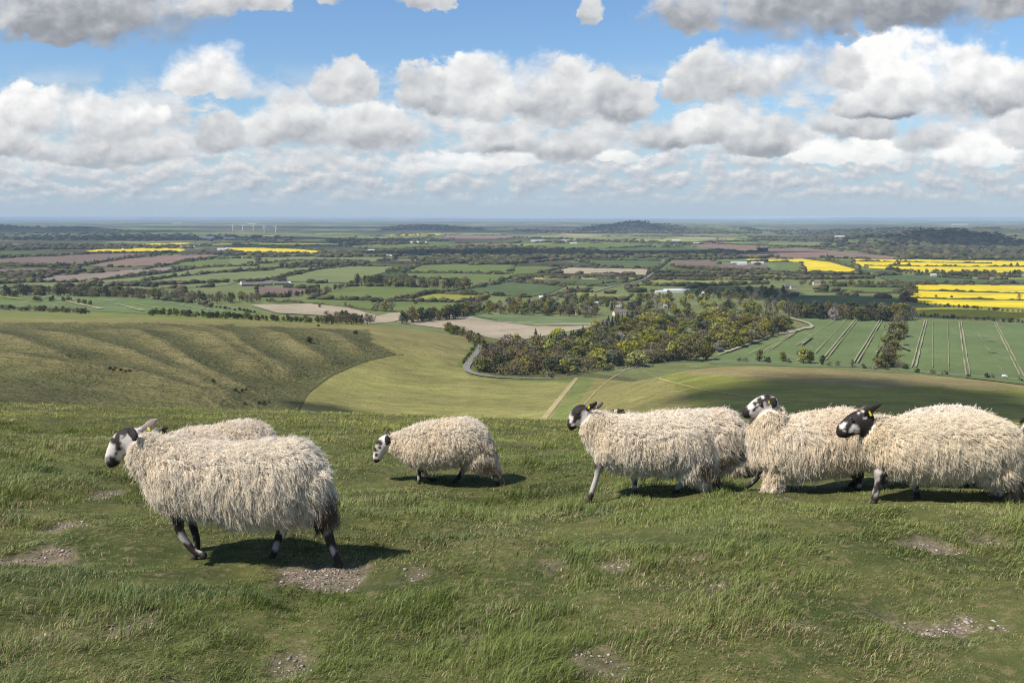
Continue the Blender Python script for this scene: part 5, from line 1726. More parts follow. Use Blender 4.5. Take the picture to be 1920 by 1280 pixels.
def trunk_mesh(shape, seed):
    rng = np.random.default_rng(seed)
    fl = Flesh()
    H = 5.5 if shape not in ('bush', 'cone') else (2.2 if shape == 'bush' else 8.5)
    r = 0.30 if shape != 'bush' else 0.16
    fl.loft([(0, 0, -0.6, r * 1.25, r * 1.25), (0.05, 0.02, 0.6, r, r), (rng.uniform(-.15, .15), rng.uniform(-.15, .15), H * 0.5, r * 0.75, r * 0.75), (rng.uniform(-.3, .3), rng.uniform(-.3, .3), H, r * 0.3, r * 0.3)], 't', 7, sub=2)
    if shape != 'cone':
        for k in range(5):
            a = rng.uniform(0, 6.283) + k * 1.3; z0 = H * rng.uniform(0.35, 0.7)
            e = np.array([math.cos(a), math.sin(a)]) * rng.uniform(1.1, 2.4)
            fl.loft([(0, 0, z0, r * 0.5, r * 0.5), (e[0] * 0.5, e[1] * 0.5, z0 + 1.0, r * 0.35, r * 0.35), (e[0], e[1], z0 + rng.uniform(1.8, 3.2), r * 0.14, r * 0.14)], 't', 6, sub=2)
    o = mesh_obj('trunk', np.concatenate(fl.V), fl.F, M_BARK, smooth_shade=True)
    me = o.data; bpy.data.objects.remove(o)
    return me


TREE_LIB = {}
for kind in LEAF:
    shapes = ['cone'] if kind == 'conifer' else ['round', 'tall', 'wide', 'bush']
    for sh in shapes:
        for s in range(2):
            TREE_LIB[(kind, sh, s)] = (crown_mesh('crown', kind, sh, len(TREE_LIB) * 7 + 3 + s), trunk_mesh(sh, len(TREE_LIB) + 40))

KNAME = {'olive': 'olive green', 'lime': 'bright yellow green', 'brown': 'bare brown', 'dark': 'dark green', 'conifer': 'dark pointed', 'grey': 'pale grey green', 'white': 'white blossoming', 'gold': 'golden'}
TR = random.Random(77)
PLANTED = []


def place_tree(px, py, hpx, kind, shape, where, group, noun=None, spread=1.0):
    nm = 'conifer_tree' if kind == 'conifer' else ('bush' if shape == 'bush' else ('bare_tree' if kind == 'brown' else ('blossom_tree' if kind == 'white' else 'leafy_tree')))
    G = ground([px], [py])[0]
    if kind == 'white': hpx *= 0.72
    h = hpx * G[1] / F
    top = {'bush': 6.6, 'cone': 10.0}.get(shape, 9.6)
    s = h / top
    PLANTED.append(dict(nm=nm, hpx=hpx, kind=kind, shape=shape, var=TR.randrange(2), G=G, rz=TR.uniform(0, 6.283), s=(s * spread * TR.uniform(0.95, 1.25), s * spread * TR.uniform(0.95, 1.25), s), where=where, group=group, noun=noun))


def plant_all():
    """the 300 largest of each kind become things of their own, the small rest one mass"""
    by = {}
    for t in PLANTED: by.setdefault(t['nm'], []).append(t)
    rest_v, rest_c = [], []
    for nm, L in by.items():
        L.sort(key=lambda t: -t['hpx'])
        print(nm, len(L))
        for i, t in enumerate(L):
            crown, trunk = TREE_LIB[(t['kind'], t['shape'], t['var'])]
            G = t['G']; loc = (G[0], G[1], G[2] - 0.15)
            if i < 296:
                root = empty(nm, loc, t['rz']); root.scale = t['s']
                word = t['noun'] or {'conifer_tree': 'conifer', 'bush': 'bush'}.get(nm, 'tree')
                tag(root, f"{KNAME[t['kind']]} {word} {t['where']}", {'conifer_tree': 'conifer', 'bush': 'bush'}.get(nm, 'tree'), t['group'])
                for n_, me in (('crown', crown), ('trunk', trunk)):
                    o = bpy.data.objects.new(n_ if nm != 'bush' or n_ == 'crown' else 'stem', me); COL.objects.link(o); o.parent = root
            else:
                n = len(crown.vertices)
                v = np.empty(n * 3, np.float32); crown.vertices.foreach_get('co', v); v = v.reshape(-1, 3) * np.array(t['s'])
                c = np.empty(n * 4, np.float32); crown.color_attributes['col'].data.foreach_get('color', c); c = c.reshape(-1, 4)[:, :3]
                ca, sa = math.cos(t['rz']), math.sin(t['rz'])
                v = np.stack([v[:, 0] * ca - v[:, 1] * sa, v[:, 0] * sa + v[:, 1] * ca, v[:, 2]], 1) + np.array(loc)
                rest_v.append(v); rest_c.append(c * np.array(LEAFCOL[t['kind']]) * TR.uniform(0.75, 1.25))
    if rest_v:
        V = np.concatenate(rest_v); Fc = np.arange(len(V)).reshape(-1, 4)
        m, nt = new_mat('mixed_foliage')
        a_ = nt.n('ShaderNodeAttribute', attribute_name='col')
        p = nt.n('ShaderNodeBsdfPrincipled', {'Base Color': a_.outputs['Color'], 'Roughness': 0.8, 'Specular IOR Level': 0.15})
        out_surface(nt, p)
        o = mesh_obj('hedgerow_foliage', V, Fc, m, cols=np.concatenate(rest_c))
        tag(o, 'small trees and bushes scattered along the far hedges and gardens', kind='stuff')


def pick(w):
    ks = list(w); t = TR.random() * sum(w.values()); a = 0
    for k in ks:
        a += w[k]
        if t <= a: return k
    return ks[-1]


def tree_line(line, n, h, w, where, group, shapes=('round', 'wide', 'tall'), jy=1.0, noun=None):
    L = [math.hypot(b[0] - a[0], b[1] - a[1]) for a, b in zip(line[:-1], line[1:])]
    tot = sum(L)
    for i in range(n):
        t = (i + TR.uniform(0.1, 0.9)) / n * tot
        for (a, b), l in zip(zip(line[:-1], line[1:]), L):
            if t <= l: break
            t -= l
        t /= l
        k = pick(w)
        place_tree(a[0] + (b[0] - a[0]) * t, a[1] + (b[1] - a[1]) * t + TR.uniform(-jy, jy), TR.uniform(*h), k, 'cone' if k == 'conifer' else TR.choice(shapes), where, group, noun=noun)


def tree_poly(poly, n, h, w, where, group, shapes=('round', 'wide', 'tall'), minsep=9, spread=1.0):
    xs = [p[0] for p in poly]; ys = [p[1] for p in poly]
    pts = []
    tries = 0
    while len(pts) < n and tries < 20000:
        tries += 1
        x, y = TR.uniform(min(xs), max(xs)), TR.uniform(min(ys), max(ys))
        if not inpoly(np.array([x]), np.array([y]), poly)[0]: continue
        if any(math.hypot((x - q[0]), (y - q[1]) * 2.2) < minsep for q in pts): continue
        pts.append((x, y))
    pts.sort(key=lambda p: p[1])
    for x, y in pts:
        k = pick(w) if not callable(w) else w(x, y)
        place_tree(x, y, TR.uniform(*h) * (0.78 + 0.5 * (y - min(ys)) / (max(ys) - min(ys) + 1)), k, 'cone' if k == 'conifer' else TR.choice(shapes), where, group, spread=spread)


# --- the wood beyond the lane
def wood_kind(x, y):
    n = float(fbm(np.array([x / 34.0]), np.array([y / 16.0]), 200, 2)[0])
    if y < 652 and 1000 < x < 1240 and (y - 600) < 0.75 * (1190 - x) * 0.5 and TR.random() < 0.75: return 'conifer'
    if x < 960: return TR.choice(['dark', 'dark', 'olive', 'brown'])
    if n > 0.16: return TR.choice(['lime', 'lime', 'olive'])
    if n > -0.05: return TR.choice(['olive', 'grey', 'olive', 'dark'])
    return TR.choice(['brown', 'brown', 'olive', 'olive', 'white'] if TR.random() < 0.25 else ['brown', 'olive', 'brown', 'lime'])


WOOD = [(897, 696), (905, 678), (925, 660), (960, 648), (1010, 642), (1060, 634), (1110, 622), (1140, 608), (1200, 600), (1260, 592), (1330, 590), (1400, 594), (1450, 600), (1478, 612), (1470, 625),
        (1420, 640), (1350, 660), (1290, 672), (1240, 680), (1180, 690), (1110, 700), (1040, 706), (960, 704), (915, 700)]
tree_poly(WOOD, 250, (19, 30), wood_kind, 'in the wood beyond the lane', 'trees of the wood beyond the lane', minsep=9, spread=1.55)
tree_line([(1010, 655), (1060, 648), (1110, 638), (1150, 622), (1190, 606)], 26, (22, 30), {'conifer': 1}, 'on the far side of the wood', 'conifers along the wood', ('tall',), 2.5)
for x, y, h, k, s in [(1262, 676, 40, 'lime', 'round'), (1285, 676, 36, 'olive', 'round'), (1305, 676, 38, 'olive', 'wide'), (1325, 675, 36, 'olive', 'round'), (1350, 655, 34, 'lime', 'round'), (1372, 650, 38, 'lime', 'tall'), (1395, 645, 30, 'lime', 'round'),
                      (1410, 640, 34, 'white', 'round'), (1432, 632, 34, 'lime', 'wide'), (1455, 625, 36, 'olive', 'round'), (1470, 616, 32, 'olive', 'wide')]:
    place_tree(x, y, h, k, s, 'standing at the right edge of the wood', 'trees at the right edge of the wood')
# --- along the lane on the hill edge
for x, y, h, k, s in [(1424, 678, 26, 'olive', 'round'), (1440, 679, 12, 'dark', 'bush'), (1468, 678, 20, 'olive', 'tall'), (1480, 680, 10, 'grey', 'bush'), (1506, 681, 33, 'lime', 'round'), (1520, 682, 26, 'dark', 'tall'),
                      (1542, 684, 20, 'dark', 'tall'), (1555, 686, 10, 'brown', 'bush'), (1572, 686, 12, 'brown', 'bush'), (1598, 688, 16, 'brown', 'tall'), (1385, 677, 8, 'grey', 'bush'), (1398, 678, 10, 'brown', 'bush'),
                      (1620, 690, 10, 'grey', 'bush'), (1720, 698, 9, 'dark', 'bush'), (1748, 700, 9, 'olive', 'bush'), (1772, 702, 9, 'grey', 'bush'), (1850, 708, 11, 'dark', 'bush'), (1860, 708, 9, 'brown', 'bush'), (1912, 713, 12, 'brown', 'tall'), (1815, 706, 7, 'grey', 'bush')]:
    place_tree(x, y, h, k, s, 'beside the pale lane on the shaded hill', 'trees and bushes beside the pale lane')
# --- row between the two wheat fields
for x, y, h, k, s in [(1652, 690, 26, 'olive', 'bush'), (1662, 688, 30, 'dark', 'bush'), (1672, 684, 26, 'olive', 'bush'), (1660, 672, 34, 'brown', 'round'), (1675, 668, 34, 'olive', 'round'), (1668, 655, 36, 'olive', 'wide'), (1682, 648, 34, 'olive', 'round'),
                      (1672, 636, 36, 'olive', 'round'), (1688, 632, 34, 'olive', 'wide'), (1680, 620, 34, 'brown', 'round'), (1692, 615, 28, 'brown', 'wide'), (1686, 606, 24, 'brown', 'round'), (1694, 600, 20, 'brown', 'round'), (1640, 692, 12, 'white', 'bush'), (1684, 690, 18, 'brown', 'bush'), (1698, 692, 12, 'dark', 'bush')]:
    place_tree(x, y, h, k, s, 'in the row between the two tramlined wheat fields', 'tree row between the wheat fields')
# --- dark shaded belt above the wheat
tree_line([(1478, 594), (1560, 598), (1640, 600), (1712, 598)], 40, (26, 38), {'brown': 3, 'dark': 3, 'olive': 1, 'white': 0.7}, 'in the shaded belt above the wheat', 'trees of the shaded belt', ('tall', 'round', 'wide'), 3)
tree_line([(1690, 572), (1705, 560), (1714, 548)], 7, (20, 26), {'brown': 3, 'dark': 1}, 'left of the nearest yellow field', 'trees left of the nearest yellow field')
# --- village and its gardens
tree_line([(752, 606), (800, 602), (860, 596), (900, 588)], 20, (20, 32), {'brown': 2, 'dark': 2, 'olive': 2, 'lime': .4}, 'above the thin chalky crop', 'trees above the chalky crop field', jy=2)
tree_line([(868, 587), (960, 588), (1060, 590), (1120, 594)], 34, (16, 27), {'brown': 2, 'dark': 1.2, 'olive': 2.2, 'lime': 1.2, 'grey': .8}, 'along the village side of the crop field', 'trees along the village', jy=3)
tree_poly([(880, 578), (960, 566), (1060, 562), (1140, 566), (1190, 575), (1230, 590), (1140, 592), (960, 584)], 52, (14, 24), {'brown': 2.2, 'olive': 2, 'grey': 1, 'lime': 1, 'dark': .8, 'white': .8, 'conifer': .4}, 'among the village houses', 'trees among the village houses', minsep=8)
tree_poly([(1190, 562), (1260, 555), (1360, 556), (1470, 566), (1480, 590), (1400, 588), (1300, 586), (1220, 590)], 50, (13, 22), {'brown': 2, 'olive': 2, 'grey': 1.3, 'lime': 1, 'dark': 1.5, 'white': .5}, 'in the parkland right of the village', 'trees of the parkland', minsep=8)
tree_poly([(1300, 548), (1360, 544), (1440, 546), (1490, 552), (1480, 566), (1330, 558)], 30, (13, 20), {'dark': 2, 'brown': 1.5, 'olive': .6}, 'in the shaded grounds behind the parkland', 'trees of the shaded grounds', minsep=7)
# --- left: dark bushes on the plateau edge and belts behind
tree_line([(0, 580), (60, 583), (110, 585), (165, 588)], 22, (8, 13), {'dark': 2, 'olive': 1.5, 'brown': 1}, 'on the far edge of the green plateau strip', 'bushes along the plateau edge', ('bush',), 1)
tree_line([(275, 590), (330, 592), (400, 596), (470, 599), (540, 603), (612, 606)], 44, (9, 16), {'dark': 3, 'olive': 2}, 'in the dark row along the plateau edge', 'bushes along the plateau edge', ('bush', 'round'), 1)
tree_line([(612, 607), (640, 607), (665, 607), (695, 608)], 15, (18, 29), {'brown': 3, 'dark': 2}, 'in the clump at the end of the plateau edge', 'trees of the plateau clump', ('round', 'wide'), 1.5)
tree_line([(55, 564), (130, 566), (180, 574)], 9, (8, 12), {'olive': 1, 'dark': 2}, 'beside the chalk track in the striped field', 'bushes in the striped field', ('bush', 'round'), 1)
tree_line([(0, 556), (60, 553), (160, 555), (250, 557), (330, 562), (410, 567), (490, 565)], 62, (15, 25), {'brown': 4, 'olive': 1, 'dark': 1, 'white': .12}, 'in the long brown belt behind the striped field', 'trees of the long brown belt', jy=2.5)
tree_line([(380, 575), (430, 580), (480, 588)], 14, (4, 8), {'dark': 2, 'brown': 1}, 'along the edge of the striped field', 'bushes along the striped field', ('bush',), 1)
tree_line([(835, 622), (860, 628), (885, 640), (910, 650)], 18, (12, 22), {'brown': 2, 'olive': 2, 'dark': 1}, 'beside the bend of the lane', 'trees beside the lane bend', ('round', 'bush', 'wide'), 3)
tree_line([(893, 646), (880, 666), (868, 682)], 10, (5, 9), {'dark': 2, 'olive': 1}, 'along the hedge beside the bending lane', 'bushes beside the bending lane', ('bush',), 0.6)
for x, y, h, k, s in [(708, 582, 22, 'brown', 'round'), (722, 584, 24, 'gold', 'round'), (735, 584, 21, 'brown', 'round'), (648, 576, 12, 'brown', 'tall'), (650, 560, 6, 'dark', 'bush'), (882, 570, 16, 'brown', 'tall'), (600, 577, 10, 'grey', 'tall'), (780, 570, 7, 'dark', 'bush'), (800, 568, 8, 'brown', 'round')]:
    place_tree(x, y, h, k, s, 'standing alone in the fields left of the village', 'lone trees left of the village')
for x, y, h, k, s in [(580, 642, 13, 'dark', 'bush'), (667, 626, 8, 'dark', 'bush'), (400, 717, 9, 'dark', 'bush'), (1034, 709, 8, 'dark', 'bush'), (597, 612, 5, 'dark', 'bush')]:
    place_tree(x, y, h, k, s, 'alone on the open downland slope', 'thorn bushes on the downland')
for x, y, r in [(225, 694, 30), (455, 735, 16), (480, 758, 26)]:
    for _ in range(6):
        place_tree(x + TR.uniform(-r, r), y + TR.uniform(-4, 4), TR.uniform(4, 7), 'dark', 'bush', 'low in a hollow of the ribbed slope', 'scrub in the ribbed hollows')
# --- mid vale
tree_line([(664, 535), (720, 537), (790, 539), (860, 541), (878, 541)], 36, (16, 23), {'olive': 3, 'dark': 1, 'brown': 1}, 'in the straight row across mid vale', 'poplar row across mid vale', ('tall',), 0.6)
tree_line([(722, 515), (760, 508), (775, 500)], 9, (8, 13), {'brown': 3, 'olive': 1}, 'in the small clump above the straight row', 'clump above the straight row')
tree_line([(500, 557), (560, 556), (610, 549), (640, 541), (662, 535)], 26, (8, 15), {'brown': 2, 'dark': 2, 'olive': 1}, 'along the hedge below the farm sheds', 'trees along the farm hedge', jy=1.5)
tree_line([(545, 500), (600, 500), (640, 499), (668, 498)], 20, (8, 12), {'brown': 3, 'dark': 2}, 'in the dark clump across the pale fields', 'dark clump across the pale fields', ('round', 'wide'), 1)
tree_line([(965, 522), (1040, 521), (1120, 521), (1200, 521)], 34, (5, 9), {'olive': 2, 'brown': 1}, 'in the hedge row above the deep green crop', 'hedge row trees above the deep green crop', ('round', 'bush'), .6)
tree_line([(1215, 523), (1290, 524), (1380, 525), (1470, 526)], 36, (5, 9), {'olive': 2, 'dark': 1, 'brown': 1}, 'in the hedge row above the fresh green strip', 'hedge row trees above the green strip', ('round', 'bush'), .8)
tree_line([(1680, 512), (1740, 514), (1800, 516), (1920, 517)], 30, (7, 14), {'dark': 3, 'olive': 2, 'grey': 1}, 'between the two bands of yellow fields', 'trees between the yellow fields', ('round', 'wide'), 1.5)
tree_line([(1500, 533), (1570, 535), (1640, 536), (1690, 536)], 30, (7, 13), {'brown': 2, 'olive': 2, 'grey': 1}, 'along the lane left of the yellow fields', 'trees left of the yellow fields', ('round', 'wide'), 2)
tree_line([(1720, 570), (1800, 577), (1920, 586)], 22, (4, 8), {'dark': 3, 'brown': 1}, 'in the hedge below the nearest yellow field', 'bushes below the nearest yellow field', ('bush', 'round'), .8)
tree_line([(1720, 592), (1800, 598), (1930, 606)], 24, (5, 10), {'dark': 3, 'brown': 1}, 'in the hedge above the right wheat field', 'bushes above the right wheat field', ('bush', 'round'), .8)
for x, y, h, k, s in [(1554, 490, 8, 'dark', 'round'), (1612, 506, 8, 'dark', 'round'), (1685, 498, 9, 'dark', 'round'), (1689, 491, 7, 'brown', 'round'), (1755, 557, 5, 'dark', 'bush'), (1784, 558, 5, 'dark', 'bush'), (1911, 562, 14, 'brown', 'round'), (1522, 512, 6, 'grey', 'bush'), (1598, 497, 6, 'brown', 'bush')]:
    place_tree(x, y, h, k, s, 'standing alone among the yellow fields', 'lone trees among the yellow fields')
plant_all()


# --- hedges between fields
def hedge_mat():
    m, nt = new_mat('hedge_leaf')
    g = nt.n('ShaderNodeNewGeometry'); pos = g.outputs['Position']
    w = nt.noise(pos, 0.12, 5, 0.7)
    c = nt.mix(nt.remap(w, 0.35, 0.65), (0.03, 0.036, 0.016), (0.085, 0.078, 0.038))
    p = nt.n('ShaderNodeBsdfPrincipled', {'Base Color': c, 'Roughness': 0.95, 'Specular IOR Level': 0.05})
    out_surface(nt, p)
    return m


M_HEDGE = hedge_mat()


def hedge(line, hm, label, wm=3.0, seed=1):
    pts = []
    G = ground([p[0] for p in line], [p[1] for p in line])
    for a, b in zip(G[:-1], G[1:]):
        n = max(2, int(np.linalg.norm(b - a) / 6.5))
        for i in range(n): pts.append(a + (b - a) * i / n)
    pts.append(G[-1]); A = np.array(pts)
    t = np.gradient(A[:, :2], axis=0); t /= np.linalg.norm(t, axis=1)[:, None] + 1e-9
    nr = np.stack([-t[:, 1], t[:, 0]], 1)
    A[:, 2] = np.maximum(HT(A[:, 0], A[:, 1]), PLAIN)
    rng = np.random.default_rng(seed)
    n = len(A)
    hh = hm * (0.75 + 0.9 * np.clip(fbm(A[:, 0] / 22, A[:, 1] / 22, seed, 4) + 0.15, -0.3, 1)) * rng.uniform(0.75, 1.3, n)
    tall = rng.random(n) < 0.05; hh[tall] *= rng.uniform(1.6, 2.6, int(tall.sum()))
    V = []
    for s, z in ((-1, 0), (-1.1, 0.55), (-0.4, 1), (0.4, 1), (1.1, 0.55), (1, 0)):
        q = A.copy(); q[:, :2] += nr * (wm / 2 * s * rng.uniform(0.75, 1.3, n))[:, None]
        q[:, 2] += hh * z * rng.uniform(0.85, 1.15, n) - (0.3 if z == 0 else 0)
        V.append(q)
    V = np.stack(V, 1).reshape(-1, 3)
    Fc = [tuple(r) for r in grid_faces(n, 6)] + [(5, 4, 3, 2, 1, 0), tuple((n - 1) * 6 + k for k in range(6))]
    o = mesh_obj('hedge', V, Fc, M_HEDGE)
    tag(o, label, 'hedge', 'hedges between the fields')


HEDGES = [
    ([(225, 535), (312, 522), (412, 511), (515, 505)], 'long dark hedge between the two pale meadows on the left'),
    ([(160, 528), (250, 520), (330, 510), (365, 504), (410, 500)], 'dark hedge along the grey tilled field'),
    ([(150, 498), (190, 491), (240, 484), (300, 478)], 'hedge between the two brown ploughed fields on the left'),
    ([(270, 506), (337, 493), (400, 484)], 'hedge at the right end of the reddish ploughed field'),
    ([(480, 506), (555, 500), (612, 499)], 'hedge on the upper edge of the pale mid field'),
    ([(480, 528), (512, 523), (560, 510), (612, 503)], 'hedge slanting between the two pale mid fields'),
    ([(585, 560), (640, 562), (740, 564)], 'thin hedge at the near edge of the green field by the poplars'),
    ([(740, 564), (780, 557), (815, 550), (860, 543), (900, 536), (950, 526)], 'long straight dark hedge slanting up from the yellowing field'),
    ([(500, 565), (580, 570), (660, 578), (705, 583)], 'low hedge behind the bare chalk field'),
    ([(760, 513), (850, 513), (960, 513)], 'thin hedge across the green mid vale fields'),
    ([(755, 510), (790, 497), (850, 494)], 'hedge rising beside the green mid vale field'),
    ([(1010, 512), (1040, 505), (1066, 500)], 'hedge at the left end of the pinkish bare field'),
    ([(1100, 538), (1150, 530), (1196, 526), (1212, 521)], 'dark hedge beside the lane above the village'),
    ([(1020, 558), (1060, 549), (1080, 546), (1110, 541)], 'hedge behind the small fresh green field'),
    ([(960, 523), (1060, 531), (1136, 537)], 'hedge below the deep green crop'),
    ([(1215, 515), (1236, 502), (1252, 490)], 'hedge beside the lane at the pinkish field'),
    ([(1250, 507), (1330, 510), (1410, 509), (1470, 512)], 'hedge in front of the dark ploughed field'),
    ([(1200, 535), (1300, 537), (1440, 533)], 'hedge along the near edge of the fresh green strip'),
    ([(1515, 487), (1560, 492), (1612, 507)], 'hedge along the far side of the yellow wedge'),
    ([(1600, 491), (1690, 492), (1780, 493.5), (1860, 495)], 'first thin hedge crossing the long yellow field'),
    ([(1620, 499), (1700, 500), (1800, 501), (1920, 501)], 'second thin hedge crossing the long yellow field'),
    ([(1706, 545), (1800, 548), (1920, 551)], 'thin hedge across the top of the nearest yellow field'),
    ([(1706, 560), (1800, 562), (1920, 564)], 'thin hedge line through the nearest yellow field'),
    ([(1660, 532), (1760, 532.5), (1920, 533)], 'hedge above the nearest yellow field'),
    ([(1527, 548), (1600, 549), (1690, 551)], 'hedge below the green field left of the yellow'),
    ([(480, 480), (560, 478), (640, 479), (720, 478)], 'far hedge behind the broad pale field'),
    ([(480, 495), (555, 489), (640, 489)], 'hedge along the near side of the broad pale field'),
    ([(700, 493), (800, 494), (880, 490)], 'hedge along the far edge of mid vale'),
    ([(0, 499), (80, 500), (150, 499)], 'hedge along the near side of the brown ploughed field'),
    ([(1240, 489), (1160, 488), (1077, 487)], 'hedge on the far side of the shaded green field'),
    ([(0, 541), (60, 541), (200, 541), (330, 546)], 'hedge in front of the pale meadow on the left'),
]
for i, (ln, lb) in enumerate(HEDGES): hedge(ln, 3.6 if min(p[1] for p in ln) > 520 else 5.5, lb, 4.0 if min(p[1] for p in ln) > 520 else 9.0, 300 + i)


# --- far woods and hedgerow trees nobody could count
def far_woods():
    bm = bmesh.new(); bmesh.ops.create_icosphere(bm, subdivisions=1, radius=1.0)
    iv = np.array([v.co for v in bm.verts]); fi = np.array([[v.index for v in f.verts] for f in bm.faces]); bm.free()
    rng = np.random.default_rng(909)
    pts = []
    def band(poly, n, h):
        xs = [p[0] for p in poly]; ys = [p[1] for p in poly]
        c = 0
        while c < n:
            x = rng.uniform(min(xs), max(xs), 400); y = rng.uniform(min(ys), max(ys), 400)
            k = inpoly(x, y, poly)
            for a, b in zip(x[k], y[k]):
                pts.append((a, b, rng.uniform(*h))); c += 1
                if c >= n: break
    def row(line, n, h):
        for i in range(n):
            t = rng.random() * (len(line) - 1); j = int(t); f = t - j
            pts.append((line[j][0] + (line[j + 1][0] - line[j][0]) * f + rng.normal(0, 0.4), line[j][1] + (line[j + 1][1] - line[j][1]) * f + rng.normal(0, 0.35), rng.uniform(*h)))
    band([(-30, 437), (150, 436), (420, 440), (560, 446), (540, 452), (250, 452), (-30, 450)], 420, (9, 15))
    band([(-30, 460), (120, 459), (250, 461), (360, 462), (360, 466), (160, 468), (-30, 470)], 300, (9, 14))
    band([(600, 448), (760, 448), (800, 456), (640, 461)], 200, (9, 14))
    band([(630, 452), (800, 447), (840, 452), (680, 458)], 160, (10, 15))
    band([(596, 474), (700, 472), (760, 476), (740, 482), (600, 484)], 200, (9, 14))
    band([(700, 470), (830, 464), (960, 463), (1060, 468), (1180, 476), (1160, 486), (960, 487), (830, 482)], 800, (10, 15))
    band([(760, 484), (900, 484), (1000, 486), (960, 495), (800, 494)], 260, (9, 14))
    band([(1180, 476), (1330, 472), (1380, 480), (1200, 485)], 220, (9, 14))
    band([(1560, 456), (1750, 440), (1960, 452), (1960, 474), (1800, 480), (1640, 478)], 900, (10, 16))
    band([(1440, 432), (1580, 431), (1760, 432), (1960, 432), (1960, 440), (1700, 441), (1460, 440)], 500, (10, 15))
    band([(960, 430), (1080, 434), (1300, 434), (1440, 436), (1420, 439), (1000, 437)], 400, (10, 15))
    band([(1400, 443), (1560, 446), (1560, 452), (1420, 451)], 200, (9, 13))
    band([(1660, 478), (1960, 478), (1960, 487), (1700, 486)], 260, (9, 13))
    band([(-30, 513), (60, 512), (190, 504), (190, 508), (60, 519), (60, 530), (-30, 535)], 220, (8, 12))
    band([(380, 473), (480, 474), (600, 477), (560, 480), (400, 479)], 140, (8, 12))
    band([(620, 492), (690, 493), (680, 499), (560, 500), (520, 499)], 120, (8, 12))
    row([(0, 482), (80, 481), (180, 476), (330, 474)], 90, (8, 12))
    row([(0, 497), (60, 500), (150, 500)], 50, (9, 13))
    row([(60, 541), (150, 538), (230, 537), (340, 533), (450, 528)], 60, (7, 12))
    row([(480, 483), (620, 480), (760, 480)], 90, (7, 11))
    row([(880, 497), (960, 494), (1080, 486)], 70, (8, 12))
    row([(960, 445), (1100, 450), (1300, 456), (1440, 450)], 140, (8, 13))
    row([(960, 455), (1130, 453), (1300, 458)], 90, (8, 13))
    row([(1250, 487), (1340, 486), (1440, 484)], 80, (8, 12))
    row([(1440, 462), (1560, 464), (1700, 482)], 90, (8, 12))
    row([(1265, 502), (1390, 509), (1500, 516), (1640, 514)], 120, (7, 11))
    row([(1220, 511), (1340, 513), (1450, 514), (1540, 522)], 130, (6, 10))
    row([(1230, 517), (1360, 518), (1500, 524), (1640, 522)], 130, (6, 10))
    row([(1440, 445), (1600, 444), (1720, 442)], 90, (9, 13))
    # bushy trees here and there along every field edge of the middle and far vale
    for poly in FIELD_EDGES:
        for (x0, y0), (x1, y1) in zip(poly, poly[1:] + poly[:1]):
            L_ = math.hypot(x1 - x0, y1 - y0)
            if L_ < 8: continue
            ym = (y0 + y1) / 2
            if ym > 566 or ym < 436: continue
            sd = rng.uniform(0, 100)
            step = 2.4 if ym < 500 else 3.0
            for k in range(int(L_ / step)):
                t = (k + rng.random()) * step / L_
                x, y = x0 + (x1 - x0) * t, y0 + (y1 - y0) * t
                if not -30 < x < 1950: continue
                g_ = float(fbm(np.array([sd + t * L_ / 26]), np.array([sd]), 444, 3)[0])
                if g_ < -0.06: continue
                pts.append((x, y + rng.normal(0, 0.25), rng.uniform(3.0, 6.0) + (4.5 if rng.random() < 0.22 else 0)))
    V, C, Fs = [], [], []
    off = 0
    P = np.array(pts)
    u_, v_ = uv(P[:, 0], P[:, 1])
    dd = PLAIN / np.minimum(v_, -1e-3)
    for i in range(len(P)):
        h = P[i, 2]; w = h * rng.uniform(0.55, 1.15) * (1 + dd[i] / 9000)
        j = iv * (1 + rng.uniform(-0.25, 0.25, (len(iv), 1))) * np.array([w, w, h * 0.55]) + np.array([u_[i] * dd[i], dd[i], PLAIN + h * 0.42])
        V.append(j); Fs.append(fi + off); off += len(iv)
        t = rng.random()
        c = np.array([0.05, 0.056, 0.024]) if t < 0.5 else (np.array([0.085, 0.068, 0.045]) if t < 0.85 else np.array([0.11, 0.112, 0.04]))
        C.append(np.repeat((c * rng.uniform(0.6, 1.15))[None], len(iv), 0))
    for H_ in HILL_PTS:
        q = H_.reshape(-1, 3)
        q = q[q[:, 2] > PLAIN + 4]
        for i in rng.integers(0, len(q), min(520, len(q) * 2)):
            if float(fbm(q[i:i + 1, 0] / 700, q[i:i + 1, 1] / 700, 555, 3)[0]) < -0.05: continue
            h = rng.uniform(7, 11); w = h * rng.uniform(1.0, 2.4)
            ps = q[i] + rng.normal(0, 1, 3) * np.array([45, 45, 0])
            j = iv * (1 + rng.uniform(-0.25, 0.25, (len(iv), 1))) * np.array([w, w, h * 0.6]) + ps + np.array([0, 0, h * 0.3])
            V.append(j); Fs.append(fi + off); off += len(iv)
            c = np.array([0.036, 0.042, 0.02]) if rng.random() < 0.6 else np.array([0.06, 0.055, 0.032])
            C.append(np.repeat((c * rng.uniform(0.6, 1.2))[None], len(iv), 0))
    m, nt = new_mat('far_foliage')
    a = nt.n('ShaderNodeAttribute', attribute_name='col')
    p = nt.n('ShaderNodeBsdfPrincipled', {'Base Color': a.outputs['Color'], 'Roughness': 0.95, 'Specular IOR Level': 0.05})
    out_surface(nt, p)
    o = mesh_obj('distant_woods', np.concatenate(V), np.concatenate(Fs), m, cols=np.concatenate(C))
    tag(o, 'dark woods and hedgerow trees far across the vale', kind='stuff')


far_woods()


